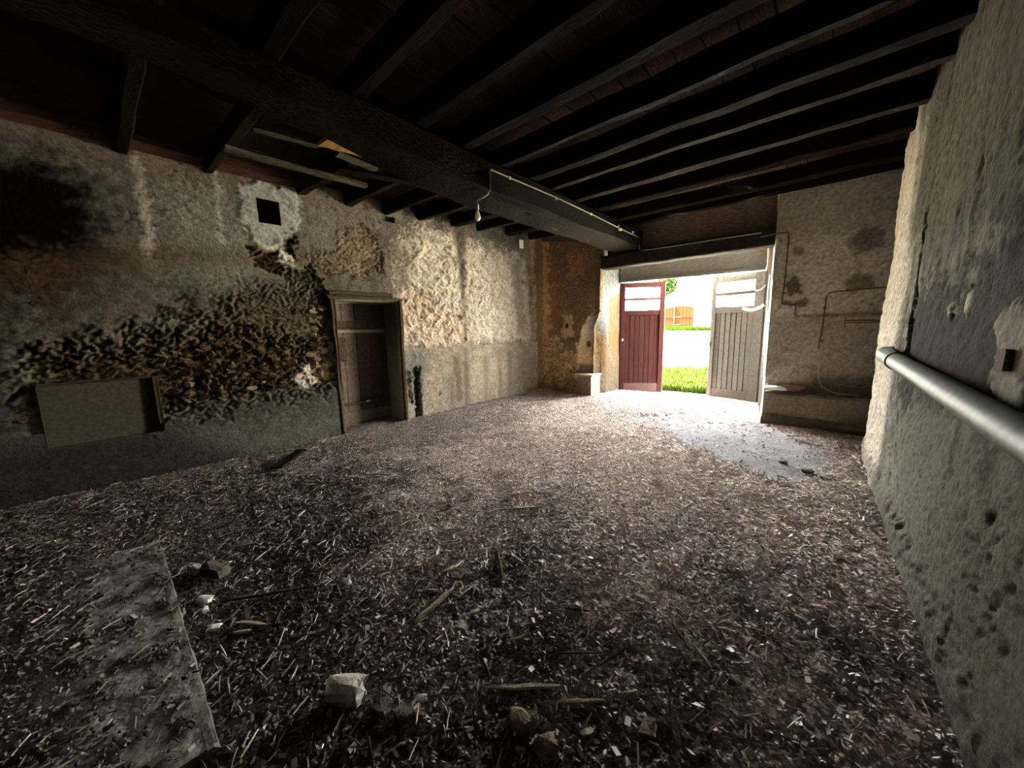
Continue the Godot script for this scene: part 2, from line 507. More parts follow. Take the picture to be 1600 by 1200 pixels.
func build_left_wall():
	var w = thing("wall_left", "long stained plaster wall on the left with bare rubble, sooty patch and cement dado", "wall", Vector3.ZERO, "", "structure")
	var brown := Color(0.085, 0.054, 0.03)
	left_marks = [
		# paler limewash and browner zones
		mark([[0.6, 2.0], [0.6, 3.0], [1.4, 3.1], [1.5, 2.3], [1.0, 1.9]], Color(0.27, 0.27, 0.22), 0.6, 0.15, 0.12),
		mark([[-2.5, 3.4], [2.9, 3.4], [2.9, 3.0], [1.0, 2.9], [-0.2, 3.05], [-2.5, 3.0]], Color(0.17, 0.135, 0.1), 0.75, 0.12, 0.08),
		mark([[-0.2, 2.25], [0.4, 2.3], [1.2, 2.35], [1.9, 2.45], [1.9, 2.25], [0.9, 2.18], [-0.2, 2.05]], Color(0.14, 0.1, 0.06), 0.7, 0.1, 0.1, -0.006),
		# streaks of run lime
		mark([[0.40, 3.2], [0.47, 3.2], [0.46, 2.2], [0.38, 2.2]], Color(0.40, 0.36, 0.3), 0.8, 0.03, 0.05, 0.004),
		mark([[0.32, 3.15], [0.38, 3.15], [0.36, 2.6], [0.3, 2.6]], Color(0.12, 0.11, 0.09), 0.7, 0.03, 0.05),
		mark([[1.0, 3.15], [1.04, 3.15], [1.03, 2.4], [0.98, 2.4]], Color(0.38, 0.36, 0.3), 0.75, 0.02, 0.04, 0.003),
		# cement round the square vent
		mark([[1.22, 3.05], [1.45, 3.14], [1.74, 3.2], [1.84, 3.0], [1.8, 2.75], [1.64, 2.56], [1.58, 2.42], [1.32, 2.4], [1.2, 2.7]], Color(0.36, 0.37, 0.34), 0.9, 0.04, 0.06, 0.012, 0.006),
		mark([[1.32, 2.46], [1.54, 2.47], [1.5, 2.39], [1.33, 2.39]], Color(0.6, 0.56, 0.46), 0.9, 0.015, 0.02, 0.02),
		# bare patch by the vent, and the fallen lime
		mark([[1.24, 2.38], [1.52, 2.38], [1.58, 2.28], [1.62, 2.52], [1.72, 2.6], [1.7, 2.3], [1.52, 2.12], [1.3, 2.18]], brown, 0.95, 0.02, 0.07, -0.035, 0.006, 0.02),
		mark([[1.55, 2.4], [1.68, 2.36], [1.72, 2.24], [1.6, 2.2], [1.52, 2.28]], Color(0.58, 0.55, 0.48), 0.95, 0.02, 0.04, 0.01),
		mark([[1.55, 2.16], [1.85, 2.22], [2.0, 2.05], [2.06, 1.84], [1.9, 1.86], [1.74, 2.0]], Color(0.1, 0.08, 0.055), 0.9, 0.03, 0.14, -0.03, 0.012, 0.02),
		mark([[2.3, 2.75], [2.6, 2.88], [2.85, 2.65], [2.8, 2.3], [2.55, 2.18], [2.05, 2.2], [1.8, 2.36], [2.2, 2.5]], Color(0.28, 0.21, 0.13), 0.75, 0.03, 0.1, -0.012, 0.012, 0.018),
		mark([[2.84, 2.62], [2.88, 2.6], [2.84, 2.24], [2.78, 2.24]], Color(0.08, 0.06, 0.04), 0.8, 0.02, 0.05, -0.02),
		# rough lime on the far part, its paleness also carrying painted door light
		mark([[3.2, 2.7], [3.5, 3.0], [5.5, 2.7], [5.7, 1.2], [3.08, 1.16], [3.1, 2.0]], Color(0.66, 0.59, 0.47), 0.9, 0.2, 0.2, 0.0, 0.015),
		mark([[3.1, 2.0], [3.6, 2.1], [3.75, 1.8], [4.3, 1.7], [4.4, 1.2], [3.1, 1.16]], Color(0.55, 0.41, 0.27), 0.6, 0.1, 0.15, 0.0, 0.006),
		# the band of bare rubble
		mark([[-0.5, 1.26], [-0.11, 1.34], [0.42, 1.52], [0.85, 1.7], [1.4, 1.95], [1.75, 1.95], [2.0, 1.88], [2.14, 1.8], [2.12, 0.7], [1.5, 0.66], [0.2, 0.6], [-0.5, 0.95]], Color(0.125, 0.088, 0.054), 0.7, 0.16, 0.3, -0.02, 0.012, 0.02),
		mark([[-0.4, 1.2], [0.1, 1.28], [0.5, 1.4], [1.0, 1.5], [1.4, 1.35], [1.75, 1.2], [1.9, 1.0], [1.9, 0.7], [0.2, 0.6], [-0.4, 1.0]], brown, 0.85, 0.12, 0.24, -0.035, 0.012, 0.035),
		mark([[1.86, 1.84], [2.14, 1.86], [2.14, 0.72], [1.72, 0.72], [1.78, 1.2], [1.96, 1.5]], Color(0.3, 0.21, 0.13), 0.9, 0.04, 0.1, -0.04, 0.008, 0.04),
		mark([[1.55, 0.86], [1.68, 1.0], [1.78, 1.02], [1.76, 0.9], [1.84, 0.78], [1.78, 0.7], [1.62, 0.75]], Color(0.6, 0.54, 0.42), 0.95, 0.012, 0.04, -0.005),
		mark([[1.9, 1.0], [2.06, 1.08], [2.1, 0.9], [1.98, 0.76], [1.88, 0.84]], Color(0.55, 0.42, 0.25), 0.9, 0.015, 0.05, -0.01),
		# the soot and the brown run below it; edge vignette shade painted in too
		mark([[-2.9, 3.0], [-1.5, 2.95], [-0.7, 2.9], [-0.1, 2.95], [0.12, 2.82], [0.2, 2.5], [0.12, 2.15], [-0.1, 1.85], [-0.9, 1.6], [-2.9, 1.3]], Color(0.004, 0.0035, 0.003), 0.99, 0.22, 0.12),
		mark([[-0.3, 2.2], [-0.12, 2.1], [-0.16, 1.2], [-0.24, 1.2]], Color(0.07, 0.045, 0.025), 0.8, 0.08, 0.08),
		mark([[-2.9, 1.9], [-0.5, 1.9], [-0.55, 0.5], [-2.9, 0.4]], Color(0.03, 0.024, 0.016), 0.8, 0.2, 0.15),
		mark([[-2.9, 2.0], [-0.2, 2.1], [0.2, 2.2], [0.3, 2.1], [-0.1, 1.85], [-2.9, 1.3]], Color(0.09, 0.06, 0.035), 0.7, 0.12, 0.12),
		# damp runs
		mark([[4.06, 3.1], [4.26, 3.1], [4.24, 2.2], [4.16, 1.95], [4.12, 2.2]], Color(0.1, 0.08, 0.06), 0.85, 0.04, 0.06),
		mark([[4.17, 2.0], [4.24, 2.0], [4.2, 1.2], [4.16, 1.2]], Color(0.15, 0.11, 0.08), 0.75, 0.03, 0.05),
		mark([[3.05, 2.65], [3.3, 2.6], [3.25, 2.1], [3.1, 2.05]], Color(0.15, 0.13, 0.1), 0.8, 0.08, 0.06),
		mark([[5.2, 2.6], [5.4, 2.7], [5.5, 1.3], [5.3, 1.4]], Color(0.2, 0.16, 0.11), 0.7, 0.07, 0.16),
		mark([[5.48, 3.2], [6.0, 3.2], [6.0, 0.0], [5.62, 0.0], [5.6, 1.3]], Color(0.2, 0.15, 0.1), 0.75, 0.06, 0.06),
		mark([[5.62, 3.2], [5.72, 3.2], [5.74, 1.2], [5.66, 1.2]], Color(0.42, 0.27, 0.14), 0.7, 0.03, 0.05),
		# cement dadoes
		mark([[-2.9, 0.58], [0.3, 0.62], [0.42, 0.58], [0.7, 0.68], [1.42, 0.76], [1.6, 0.74], [1.75, 0.7], [1.9, 0.76], [2.13, 0.82], [2.13, -0.3], [-2.9, -0.3]], Color(0.088, 0.079, 0.058), 1.0, 0.012, 0.03, 0.024),
		mark([[0.5, 0.42], [1.4, 0.36], [2.1, 0.34], [2.1, 0.0], [0.3, 0.0]], Color(0.125, 0.118, 0.092), 0.5, 0.1, 0.16),
		mark([[-2.9, 0.5], [0.0, 0.5], [0.4, 0.4], [0.9, 0.1], [0.9, -0.2], [-2.9, -0.2]], Color(0.03, 0.027, 0.021), 0.8, 0.14, 0.1),
		mark([[3.06, 1.15], [4.2, 1.17], [6.1, 1.19], [6.1, -0.3], [3.06, -0.3]], Color(0.31, 0.265, 0.2), 1.0, 0.01, 0.008, 0.028),
		mark([[3.06, 1.1], [3.4, 1.1], [3.5, 0.6], [3.3, 0.3], [3.06, 0.5]], Color(0.17, 0.165, 0.14), 0.7, 0.08, 0.1),
		mark([[4.3, 1.1], [4.6, 1.1], [5.0, 0.7], [4.7, 0.2], [4.2, 0.3]], Color(0.38, 0.32, 0.24), 0.7, 0.1, 0.1),
		mark([[3.24, 0.84], [3.33, 0.84], [3.32, 0.0], [3.22, 0.0]], Color(0.02, 0.016, 0.012), 0.95, 0.02, 0.05, -0.03),
		mark([[3.12, 0.8], [3.17, 0.8], [3.18, 0.3], [3.12, 0.3]], Color(0.05, 0.04, 0.03), 0.85, 0.02, 0.05, -0.02),
		mark([[3.36, 0.8], [3.5, 0.7], [3.48, 0.1], [3.34, 0.1]], Color(0.36, 0.32, 0.26), 0.8, 0.03, 0.08),
		mark([[3.92, 1.0], [4.05, 1.0], [4.06, 0.2], [3.96, 0.2]], Color(0.12, 0.09, 0.065), 0.8, 0.04, 0.08),
		mark([[4.12, 1.1], [4.2, 1.1], [4.22, 0.1], [4.12, 0.1]], Color(0.2, 0.12, 0.075), 0.7, 0.03, 0.06),
		mark([[5.3, 0.9], [6.1, 0.7], [6.1, 0.0], [4.9, 0.0]], Color(0.22, 0.18, 0.135), 0.7, 0.16, 0.12),
	]
	for i in 9:      # knocked-out pits
		var cu := rng.randf_range(3.15, 5.55)
		var cv := rng.randf_range(0.3, 2.7)
		var rr := rng.randf_range(0.015, 0.05)
		left_marks.append(mark(oval(cu, cv, rr * rng.randf_range(0.6, 1.4), rr * 0.8), Color(0.13, 0.095, 0.06), 0.75, 0.02, 0.07, -0.015))
	for i in 9:       # brown runs down the dado
		var cu := rng.randf_range(3.35, 5.5)
		var cv := rng.randf_range(0.6, 1.1)
		var ww := rng.randf_range(0.02, 0.07)
		left_marks.append(mark([[cu - ww, cv], [cu + ww, cv], [cu + ww * 0.6, cv - rng.randf_range(0.3, 0.8)], [cu - ww * 0.4, 0.05]], [Color(0.17, 0.11, 0.06), Color(0.12, 0.09, 0.06), Color(0.4, 0.31, 0.2)][i % 3], 0.55, 0.04, 0.06))
	var pt := func(u: float, v: float) -> Array:
		var r := plaster(Vector2(u, v), left_marks, Color(0.18, 0.165, 0.135), Color(0.115, 0.1, 0.076), 0.006, 0.0)
		return [Vector3(left_x(-u) + r[1], v, -u), r[0]]
	var keep := func(u: float, v: float) -> bool:
		if u > 2.13 and u < 3.06 and v < 1.86: return false      # doorway
		if u > 1.375 and u < 1.595 and v > 2.69 and v < 2.96: return false   # vent
		if u > 2.96 and u < 3.09 and v > 3.0 and v < 3.07: return false
		if u > -0.42 and u < 0.33 and v > 0.45 and v < 1.01: return false   # blocked recess
		return true
	obj("plaster_face", grid(-3.0, 5.86, -0.06, 3.38, 0.0165, pt, keep), M.plaster, w)
	# masonry behind, left open at the doorway, the vent and the recess
	for b in [[3.0, 0.42, -0.3, 3.9], [0.42, -0.33, 1.01, 3.9], [0.42, -0.33, -0.3, 0.45], [-0.33, -1.375, -0.3, 3.9], [-1.375, -1.595, 2.96, 3.9], [-1.375, -1.595, -0.3, 2.69], [-1.595, -2.13, -0.3, 3.9], [-2.13, -3.06, 1.86, 3.9], [-3.06, -4.4, -0.3, 3.9], [-4.4, -6.4, -0.3, 3.9]]:
		var x1 := minf(left_x(b[0]), left_x(b[1])) - 0.075
		var n := 4 if b[1] < -3.3 else 1
		for i in n:
			var za: float = lerpf(b[0], b[1], float(i) / n)
			var zb: float = lerpf(b[0], b[1], float(i + 1) / n)
			x1 = minf(left_x(za), left_x(zb)) - 0.075
			obj("masonry", box(Vector3(-6.0, b[2], zb), Vector3(x1, b[3], za)), M.backing, w)
	# linings of the openings
	var lin := new_st()
	for o in [[1.375, 1.595, 2.69, 2.96, 0.5], [2.96, 3.09, 3.0, 3.07, 0.2], [-0.42, 0.33, 0.45, 1.01, 0.09]]:
		var x0 := left_x(-(o[0] + o[1]) / 2.0) + 0.012
		var xb: float = x0 - o[4]
		for s in [[o[0], true], [o[1], false]]:
			var a := Vector3(x0, o[2], -s[0]); var b := Vector3(xb, o[2], -s[0])
			var cc := Vector3(xb, o[3], -s[0]); var d := Vector3(x0, o[3], -s[0])
			if s[1]: quad(lin, a, b, cc, d)
			else: quad(lin, b, a, d, cc)
		quad(lin, Vector3(x0, o[2], -o[0]), Vector3(x0, o[2], -o[1]), Vector3(xb, o[2], -o[1]), Vector3(xb, o[2], -o[0]))
		quad(lin, Vector3(xb, o[3], -o[0]), Vector3(xb, o[3], -o[1]), Vector3(x0, o[3], -o[1]), Vector3(x0, o[3], -o[0]))
	obj("opening_lining", done(lin), mat(Color(0.045, 0.038, 0.03), 0.95), w)
	var hole := new_st()
	for o in [[1.37, 1.60, 2.68, 2.97, 0.49], [2.95, 3.1, 2.99, 3.08, 0.19]]:
		var xb: float = left_x(-1.5) - o[4]
		quad(hole, Vector3(xb, o[2], -o[0]), Vector3(xb, o[2], -o[1]), Vector3(xb, o[3], -o[1]), Vector3(xb, o[3], -o[0]))
	obj("opening_back", done(hole), mat(Color(0.02, 0.018, 0.015), 0.95), w)
	# board that blocks the recess
	var rec = w
	var rx := left_x(0.0) - 0.05
	obj("recess_board", bar(Vector3(rx, 0.73, 0.44), Vector3(rx, 0.73, -0.345), 0.02, 0.58, 0.003, 6, 0.001, 0.002), mat(Color(0.085, 0.07, 0.046), 0.9, noise_tex(0.02, 0.75, 1.0, false, 0, 31, 5), null, Vector3.ONE * 2), rec)
	obj("recess_strip", bar(Vector3(rx + 0.03, 0.73, -0.30), Vector3(rx + 0.03, 0.73, -0.34), 0.05, 0.57, 0.003), M.stick_dark, rec)
	# stones that show where the plaster has come away
	var shapes := []
	for i in 6: shapes.append(rock(Vector3.ONE, 0.95, 0.25, 2))
	var mats := [M.stone, M.stone, M.stone_dark, M.stone_pale]
	var zones := [[0.46, 1.75, 0.72, 1.0, 0.08, 120], [1.78, 2.1, 0.88, 1.82, 0.6, 110], [0.4, 1.6, 1.0, 1.3, 0.0, 60], [1.26, 1.55, 2.16, 2.34, 0.0, 14], [-0.62, -0.46, 0.55, 0.95, 0.45, 12], [0.9, 1.75, 1.2, 1.7, 0.0, 40]]
	var placed := []
	for zn in zones:
		for i in zn[5]:
			var u := rng.randf_range(zn[0], zn[1])
			var v := rng.randf_range(zn[2], zn[3])
			if v > 0.78 + u * 0.52 + 0.35: continue
			var s := rng.randf_range(0.03, 0.09) * (1.25 if zn[4] > 0.5 else 1.0)
			var ok := true
			for q in placed:
				if Vector2(u, v).distance_to(Vector2(q[0], q[1])) < (s + q[2]) * 0.42: ok = false
			if not ok: continue
			placed.append([u, v, s])
			var pick: int = 3 if rng.randf() < zn[4] else rng.randi() % 3
			var o = obj("stone", shapes[rng.randi() % 6], mats[pick], w)
			o.position = Vector3(left_x(-u) - 0.05, v, -u)
			o.rotation = Vector3(rng.randf_range(-0.35, 0.35), rng.randf_range(-0.2, 0.2), rng.randf_range(-0.2, 0.2))
			o.scale = Vector3(0.06, s * rng.randf_range(0.5, 0.95), s)

func build_right_wall():
	var w = thing("wall_right", "close rough grey plaster wall on the right with a dark damp band and rounded end", "wall", Vector3.ZERO, "", "structure")
	# u runs with z here: u = z
	var damp := Color(0.019, 0.0155, 0.0105)
	var marks := [
		mark([[-6.1, 3.3], [-4.5, 3.3], [-4.15, 1.9], [-4.05, 1.0], [-4.1, 0.0], [-6.1, 0.0]], Color(0.4, 0.355, 0.275), 0.85, 0.14, 0.2, 0.0, 0.008),
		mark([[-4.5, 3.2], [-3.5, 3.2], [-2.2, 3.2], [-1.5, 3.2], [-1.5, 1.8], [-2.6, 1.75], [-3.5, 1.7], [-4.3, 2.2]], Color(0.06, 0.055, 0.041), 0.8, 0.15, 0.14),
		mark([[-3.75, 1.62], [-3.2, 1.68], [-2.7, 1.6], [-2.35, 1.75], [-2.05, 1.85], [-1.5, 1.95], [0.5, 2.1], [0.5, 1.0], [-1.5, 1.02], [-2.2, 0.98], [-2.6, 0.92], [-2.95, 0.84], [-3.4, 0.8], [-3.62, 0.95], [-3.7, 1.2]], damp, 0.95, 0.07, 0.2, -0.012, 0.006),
		mark([[-2.2, 1.42], [-2.0, 1.5], [-1.9, 1.35], [-1.88, 1.1], [-2.05, 1.05], [-2.18, 1.2]], Color(0.19, 0.175, 0.14), 0.85, 0.03, 0.06, 0.006),
		mark([[-2.85, 1.47], [-2.74, 1.48], [-2.72, 1.43], [-2.84, 1.42]], Color(0.33, 0.3, 0.25), 0.9, 0.01, 0.03, 0.006),
		mark([[-2.6, 1.56], [-2.57, 1.57], [-2.55, 1.45], [-2.6, 1.44]], Color(0.3, 0.28, 0.23), 0.9, 0.01, 0.03, 0.004),
		mark([[-3.72, 2.1], [-3.68, 2.1], [-3.66, 1.6], [-3.62, 1.15], [-3.7, 1.15], [-3.75, 1.6]], Color(0.02, 0.016, 0.011), 0.85, 0.015, 0.07, -0.03),
		mark([[-3.95, 1.9], [-3.9, 1.9], [-3.85, 0.9], [-3.95, 0.9]], Color(0.07, 0.058, 0.04), 0.8, 0.02, 0.08, -0.01),
		mark([[-4.02, 1.0], [-3.9, 1.0], [-3.85, 0.2], [-4.0, 0.2]], Color(0.065, 0.055, 0.042), 0.7, 0.03, 0.1, -0.01),
		mark([[-3.4, 2.6], [-3.2, 2.6], [-3.1, 1.9], [-3.3, 1.9]], Color(0.078, 0.066, 0.046), 0.7, 0.05, 0.12, -0.008),
		mark([[-2.9, 2.9], [-2.75, 2.9], [-2.6, 2.0], [-2.8, 2.0]], Color(0.08, 0.068, 0.05), 0.65, 0.06, 0.12),
		mark([[-4.3, 2.95], [-4.15, 2.95], [-4.1, 2.2], [-4.25, 2.2]], Color(0.22, 0.2, 0.15), 0.7, 0.04, 0.08, 0.003),
		mark([[-3.3, 0.95], [-2.4, 0.92], [-1.2, 0.95], [-1.0, 0.2], [-2.0, 0.1], [-3.4, 0.1]], Color(0.11, 0.106, 0.082), 0.7, 0.12, 0.12),
		mark([[-2.45, 0.95], [-2.38, 0.95], [-2.38, 0.72], [-2.44, 0.72]], Color(0.045, 0.038, 0.026), 0.7, 0.02, 0.05),
		mark([[-2.1, 0.98], [-1.98, 0.98], [-2.0, 0.82], [-2.08, 0.82]], Color(0.035, 0.03, 0.02), 0.8, 0.02, 0.05),
		mark([[-6.0, 0.25], [1.0, 0.1], [1.0, -0.2], [-6.0, -0.2]], Color(0.09, 0.077, 0.06), 0.6, 0.06, 0.1, 0.012, 0.006),
	]
	var pt := func(u: float, v: float) -> Array:
		var r := plaster(Vector2(u, v), marks, Color(0.135, 0.127, 0.097), Color(0.07, 0.062, 0.043), 0.004, 31.0)
		var vs := nA.get_noise_2d(u * 80.0, v * 12.0) * 0.012 * smoothstep(1.2, 2.0, v)
		return [Vector3(right_x(u, v) - r[1] - vs, v, u), r[0]]
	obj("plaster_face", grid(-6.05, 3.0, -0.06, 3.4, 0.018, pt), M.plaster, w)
	for i in 12:
		var z0 := -6.2 + i * 0.77
		var x0 := maxf(right_x(z0, 3.2), right_x(z0 + 0.77, 3.2)) + 0.1
		obj("masonry", box(Vector3(x0, -0.3, z0), Vector3(2.2, 3.9, z0 + 0.775)), M.backing, w)
	# a small square putlog hole with a stub of wood in it
	var stub = thing("wood_stub", "stub of dark wood set in the light patch of the right wall above the pipe", "stub")
	obj("end_grain", bar(Vector3(right_x(-2.05, 1.27) - 0.012, 1.265, -2.045), Vector3(right_x(-2.05, 1.27) + 0.1, 1.265, -2.045), 0.1, 0.075, 0.006, 2, 0.004), M.stick_dark, stub)

func face_wall(w: Node3D, a: Vector3, b: Vector3, y0: float, y1: float, marks: Array, base: Color, base2: Color, bump: float, off: float, step := 0.018, keep = null, shape = null):
	var d := (b - a)
	var ln := d.length()
	d = d.normalized()
	var nrm := Vector3(-d.z, 0, d.x)   # to the front when b is right of a
	var pt := func(u: float, v: float) -> Array:
		var r := plaster(Vector2(u, v), marks, base, base2, bump, off)
		var h: float = r[1]
		if shape != null: h += shape.call(u, v)
		return [a + d * u + Vector3(0, v, 0) + nrm * h, r[0]]
	return obj("plaster_face", grid(0.0, ln, y0, y1, step, pt, keep), M.plaster, w)

func build_far_end():
	var w = thing("wall_far", "brown stained chimney breast and masonry closing the far left end beside the red door", "wall", Vector3.ZERO, "", "structure")
	# --- brown breast on the left
	var rust := Color(0.3, 0.14, 0.06)
	var bm := [
		mark([[-0.1, 3.3], [0.2, 3.3], [0.2, -0.1], [-0.1, -0.1]], Color(0.3, 0.22, 0.135), 0.8, 0.05, 0.06),
		mark([[0.16, 3.2], [0.24, 3.2], [0.24, 0.5], [0.14, 0.5]], Color(0.6, 0.35, 0.16), 0.9, 0.03, 0.07, 0.006),
		mark([[0.24, 3.3], [1.3, 3.3], [1.3, 1.9], [1.2, 1.5], [1.05, 1.3], [0.85, 1.1], [0.3, 1.3]], Color(0.16, 0.095, 0.055), 0.85, 0.06, 0.16),
		mark([[0.28, 2.9], [0.45, 2.9], [0.5, 1.6], [0.3, 1.2]], rust, 0.8, 0.06, 0.14),
		mark([[0.6, 2.75], [0.95, 2.8], [0.95, 2.45], [0.7, 2.3]], Color(0.38, 0.18, 0.085), 0.75, 0.06, 0.2),
		mark([[0.55, 1.65], [0.72, 1.7], [0.76, 1.3], [0.78, 1.25], [0.52, 1.25]], Color(0.5, 0.34, 0.22), 0.85, 0.02, 0.06, 0.006),
		mark([[0.5, 1.25], [0.82, 1.26], [0.84, 1.0], [0.6, 0.9]], Color(0.12, 0.085, 0.05), 0.8, 0.04, 0.08),
		mark(oval(0.62, 1.47, 0.035, 0.045), Color(0.02, 0.015, 0.01), 0.95, 0.015, 0.01, -0.03),
		mark([[0.24, 1.2], [0.6, 1.1], [0.82, 0.9], [0.85, 0.1], [0.2, 0.1]], Color(0.4, 0.26, 0.14), 0.8, 0.06, 0.2, 0.0, 0.012, 0.02),
		mark([[0.84, 0.6], [0.86, 1.1], [0.94, 1.45], [1.05, 1.62], [1.3, 1.68], [1.3, 0.55]], Color(0.5, 0.42, 0.3), 0.95, 0.02, 0.03, -0.01),
		mark([[0.9, 1.05], [1.0, 1.2], [1.25, 1.1], [1.3, 0.7], [0.9, 0.75]], Color(0.44, 0.29, 0.13), 0.8, 0.06, 0.1),
		mark(oval(1.03, 1.12, 0.045, 0.05), Color(0.09, 0.05, 0.025), 0.9, 0.015, 0.02, -0.02),
		mark([[0.84, 0.76], [1.3, 0.76], [1.3, 0.56], [0.84, 0.56]], Color(0.04, 0.03, 0.02), 0.8, 0.05, 0.04),
		mark([[1.15, 3.2], [1.3, 3.2], [1.3, 1.7], [1.18, 1.7]], Color(0.1, 0.06, 0.04), 0.7, 0.05, 0.06),
	]
	var arch := func(u: float, v: float) -> float:   # the lower corner is cut back in an arch
		var t := clampf((u - 0.82) / 0.4, 0.0, 1.0)
		var top := 0.75 + 0.95 * sqrt(maxf(0.0, 1.0 - pow(1.0 - t, 2.0)))
		return -0.16 * t * t * smoothstep(top + 0.03, top - 0.05, v) * smoothstep(0.0, 0.02, t)
	face_wall(w, Vector3(-4.48, 0, -5.74), Vector3(-3.28, 0, -6.08), 0.0, 3.35, bm, Color(0.6, 0.39, 0.21), Color(0.38, 0.235, 0.12), 0.012, 60.0, 0.014, null, arch)
	# --- the reveal beside the red door
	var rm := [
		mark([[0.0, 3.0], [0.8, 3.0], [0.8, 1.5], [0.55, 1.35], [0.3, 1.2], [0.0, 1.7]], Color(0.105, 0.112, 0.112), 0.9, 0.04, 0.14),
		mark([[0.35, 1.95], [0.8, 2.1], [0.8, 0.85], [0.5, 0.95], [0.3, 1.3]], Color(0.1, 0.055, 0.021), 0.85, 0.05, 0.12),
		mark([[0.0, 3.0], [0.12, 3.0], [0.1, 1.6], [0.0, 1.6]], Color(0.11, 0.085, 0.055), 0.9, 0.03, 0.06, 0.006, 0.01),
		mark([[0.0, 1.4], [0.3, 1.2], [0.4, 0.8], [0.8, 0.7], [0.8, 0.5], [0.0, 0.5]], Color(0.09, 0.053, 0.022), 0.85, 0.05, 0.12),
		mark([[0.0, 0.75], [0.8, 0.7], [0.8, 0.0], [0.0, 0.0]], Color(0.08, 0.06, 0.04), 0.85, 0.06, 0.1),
	]
	var cut := func(u: float, v: float) -> float:
		return -0.1 * smoothstep(0.3, 0.0, u) * smoothstep(1.7, 1.4, v)
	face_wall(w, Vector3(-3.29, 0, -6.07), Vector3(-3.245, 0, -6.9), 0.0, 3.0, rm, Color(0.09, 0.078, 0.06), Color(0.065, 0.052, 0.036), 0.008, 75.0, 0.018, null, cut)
	obj("masonry", box(Vector3(-6.0, -0.3, -6.95), Vector3(-3.48, 5.2, -6.35)), M.backing, w)
	obj("masonry", box(Vector3(-6.0, -0.3, -6.36), Vector3(-4.62, 3.9, -5.72)), M.backing, w)
	obj("masonry", box(Vector3(-3.5, -0.3, -6.95), Vector3(-3.3, 5.2, -6.45)), M.backing, w)
	# --- pillar to the right of the door
	var lower = w
	w = thing("wall_pillar", "patched grey plaster pillar wall between the entrance and the right wall", "wall", Vector3.ZERO, "", "structure")
	var pm := [
		mark([[-0.1, 3.1], [1.1, 3.1], [1.1, 2.35], [0.6, 2.5], [-0.1, 2.4]], Color(0.5, 0.43, 0.34), 0.7, 0.12, 0.1),
		mark([[0.0, 2.4], [1.0, 2.4], [1.0, 1.58], [0.0, 1.6]], Color(0.74, 0.66, 0.52), 0.75, 0.1, 0.2, 0.0, 0.016),
		mark([[0.7, 2.35], [0.78, 2.48], [0.92, 2.5], [1.0, 2.4], [1.0, 2.25], [0.8, 2.2]], Color(0.24, 0.185, 0.13), 0.9, 0.02, 0.06, -0.012),
		mark([[0.7, 1.9], [0.8, 1.98], [0.95, 1.96], [0.98, 1.82], [0.78, 1.78]], Color(0.24, 0.185, 0.13), 0.9, 0.02, 0.06, -0.012),
		mark([[0.14, 1.92], [0.22, 2.0], [0.34, 1.92], [0.32, 1.78], [0.16, 1.8]], Color(0.1, 0.075, 0.05), 0.9, 0.025, 0.06, -0.014),
		mark([[0.12, 1.72], [0.4, 1.7], [0.38, 1.62], [0.12, 1.64]], Color(0.1, 0.075, 0.05), 0.85, 0.02, 0.05, -0.012),
		mark([[0.2, 2.35], [0.3, 2.35], [0.3, 2.27], [0.2, 2.27]], Color(0.15, 0.115, 0.08), 0.8, 0.02, 0.05, -0.01),
		mark([[0.12, 1.66], [0.28, 1.64], [0.27, 1.46], [0.12, 1.48]], Color(0.72, 0.63, 0.5), 0.95, 0.012, 0.02, 0.012),
		mark([[0.28, 1.53], [1.1, 1.53], [1.1, 1.49], [0.28, 1.49]], Color(0.07, 0.055, 0.04), 0.85, 0.01, 0.025, -0.01),
		mark([[0.0, 1.5], [1.1, 1.5], [1.1, 0.5], [0.0, 0.5]], Color(0.42, 0.36, 0.28), 0.75, 0.06, 0.08),
		mark([[0.1, 0.8], [0.5, 1.3], [0.55, 1.0], [0.4, 0.6]], Color(0.6, 0.52, 0.4), 0.5, 0.12, 0.1),
		mark([[0.5, 0.75], [1.1, 0.8], [1.1, 0.5], [0.3, 0.5]], Color(0.07, 0.055, 0.04), 0.75, 0.1, 0.08),
		mark([[-0.1, 3.1], [0.04, 3.1], [0.03, 0.4], [-0.1, 0.4]], Color(0.5, 0.47, 0.4), 0.7, 0.02, 0.03),
	]
	face_wall(w, Vector3(-0.72, 0, -5.95), Vector3(1.1, 0, -5.95), 0.0, 3.3, pm, Color(0.66, 0.59, 0.48), Color(0.54, 0.47, 0.37), 0.01, 90.0, 0.014)
	# limewashed jamb of the pillar
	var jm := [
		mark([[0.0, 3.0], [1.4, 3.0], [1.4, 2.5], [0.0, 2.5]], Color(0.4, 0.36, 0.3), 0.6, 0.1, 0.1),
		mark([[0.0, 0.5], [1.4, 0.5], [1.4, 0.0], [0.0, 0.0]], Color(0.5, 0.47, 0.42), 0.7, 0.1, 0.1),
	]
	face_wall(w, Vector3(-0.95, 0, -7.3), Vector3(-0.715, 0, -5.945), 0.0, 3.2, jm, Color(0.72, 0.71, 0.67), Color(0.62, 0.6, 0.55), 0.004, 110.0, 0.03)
	obj("masonry", box(Vector3(-0.69, -0.3, -7.3), Vector3(2.2, 5.2, -6.03)), M.backing, w)
	obj("masonry", box(Vector3(-0.9, -0.3, -7.3), Vector3(-0.66, 5.2, -6.9)), M.backing, w)
	obj("masonry", box(Vector3(-0.82, -0.3, -6.95), Vector3(-0.66, 5.2, -6.45)), M.backing, w)
	obj("masonry_over_door", box(Vector3(-6.0, 2.68, -7.3), Vector3(2.2, 5.2, -6.72)), M.backing, lower)
	# --- stone bench along the foot of the pillar
	var b = thing("masonry_bench", "low plastered masonry bench along the foot of the pillar beside the right wall", "bench")
	var bst := new_st()
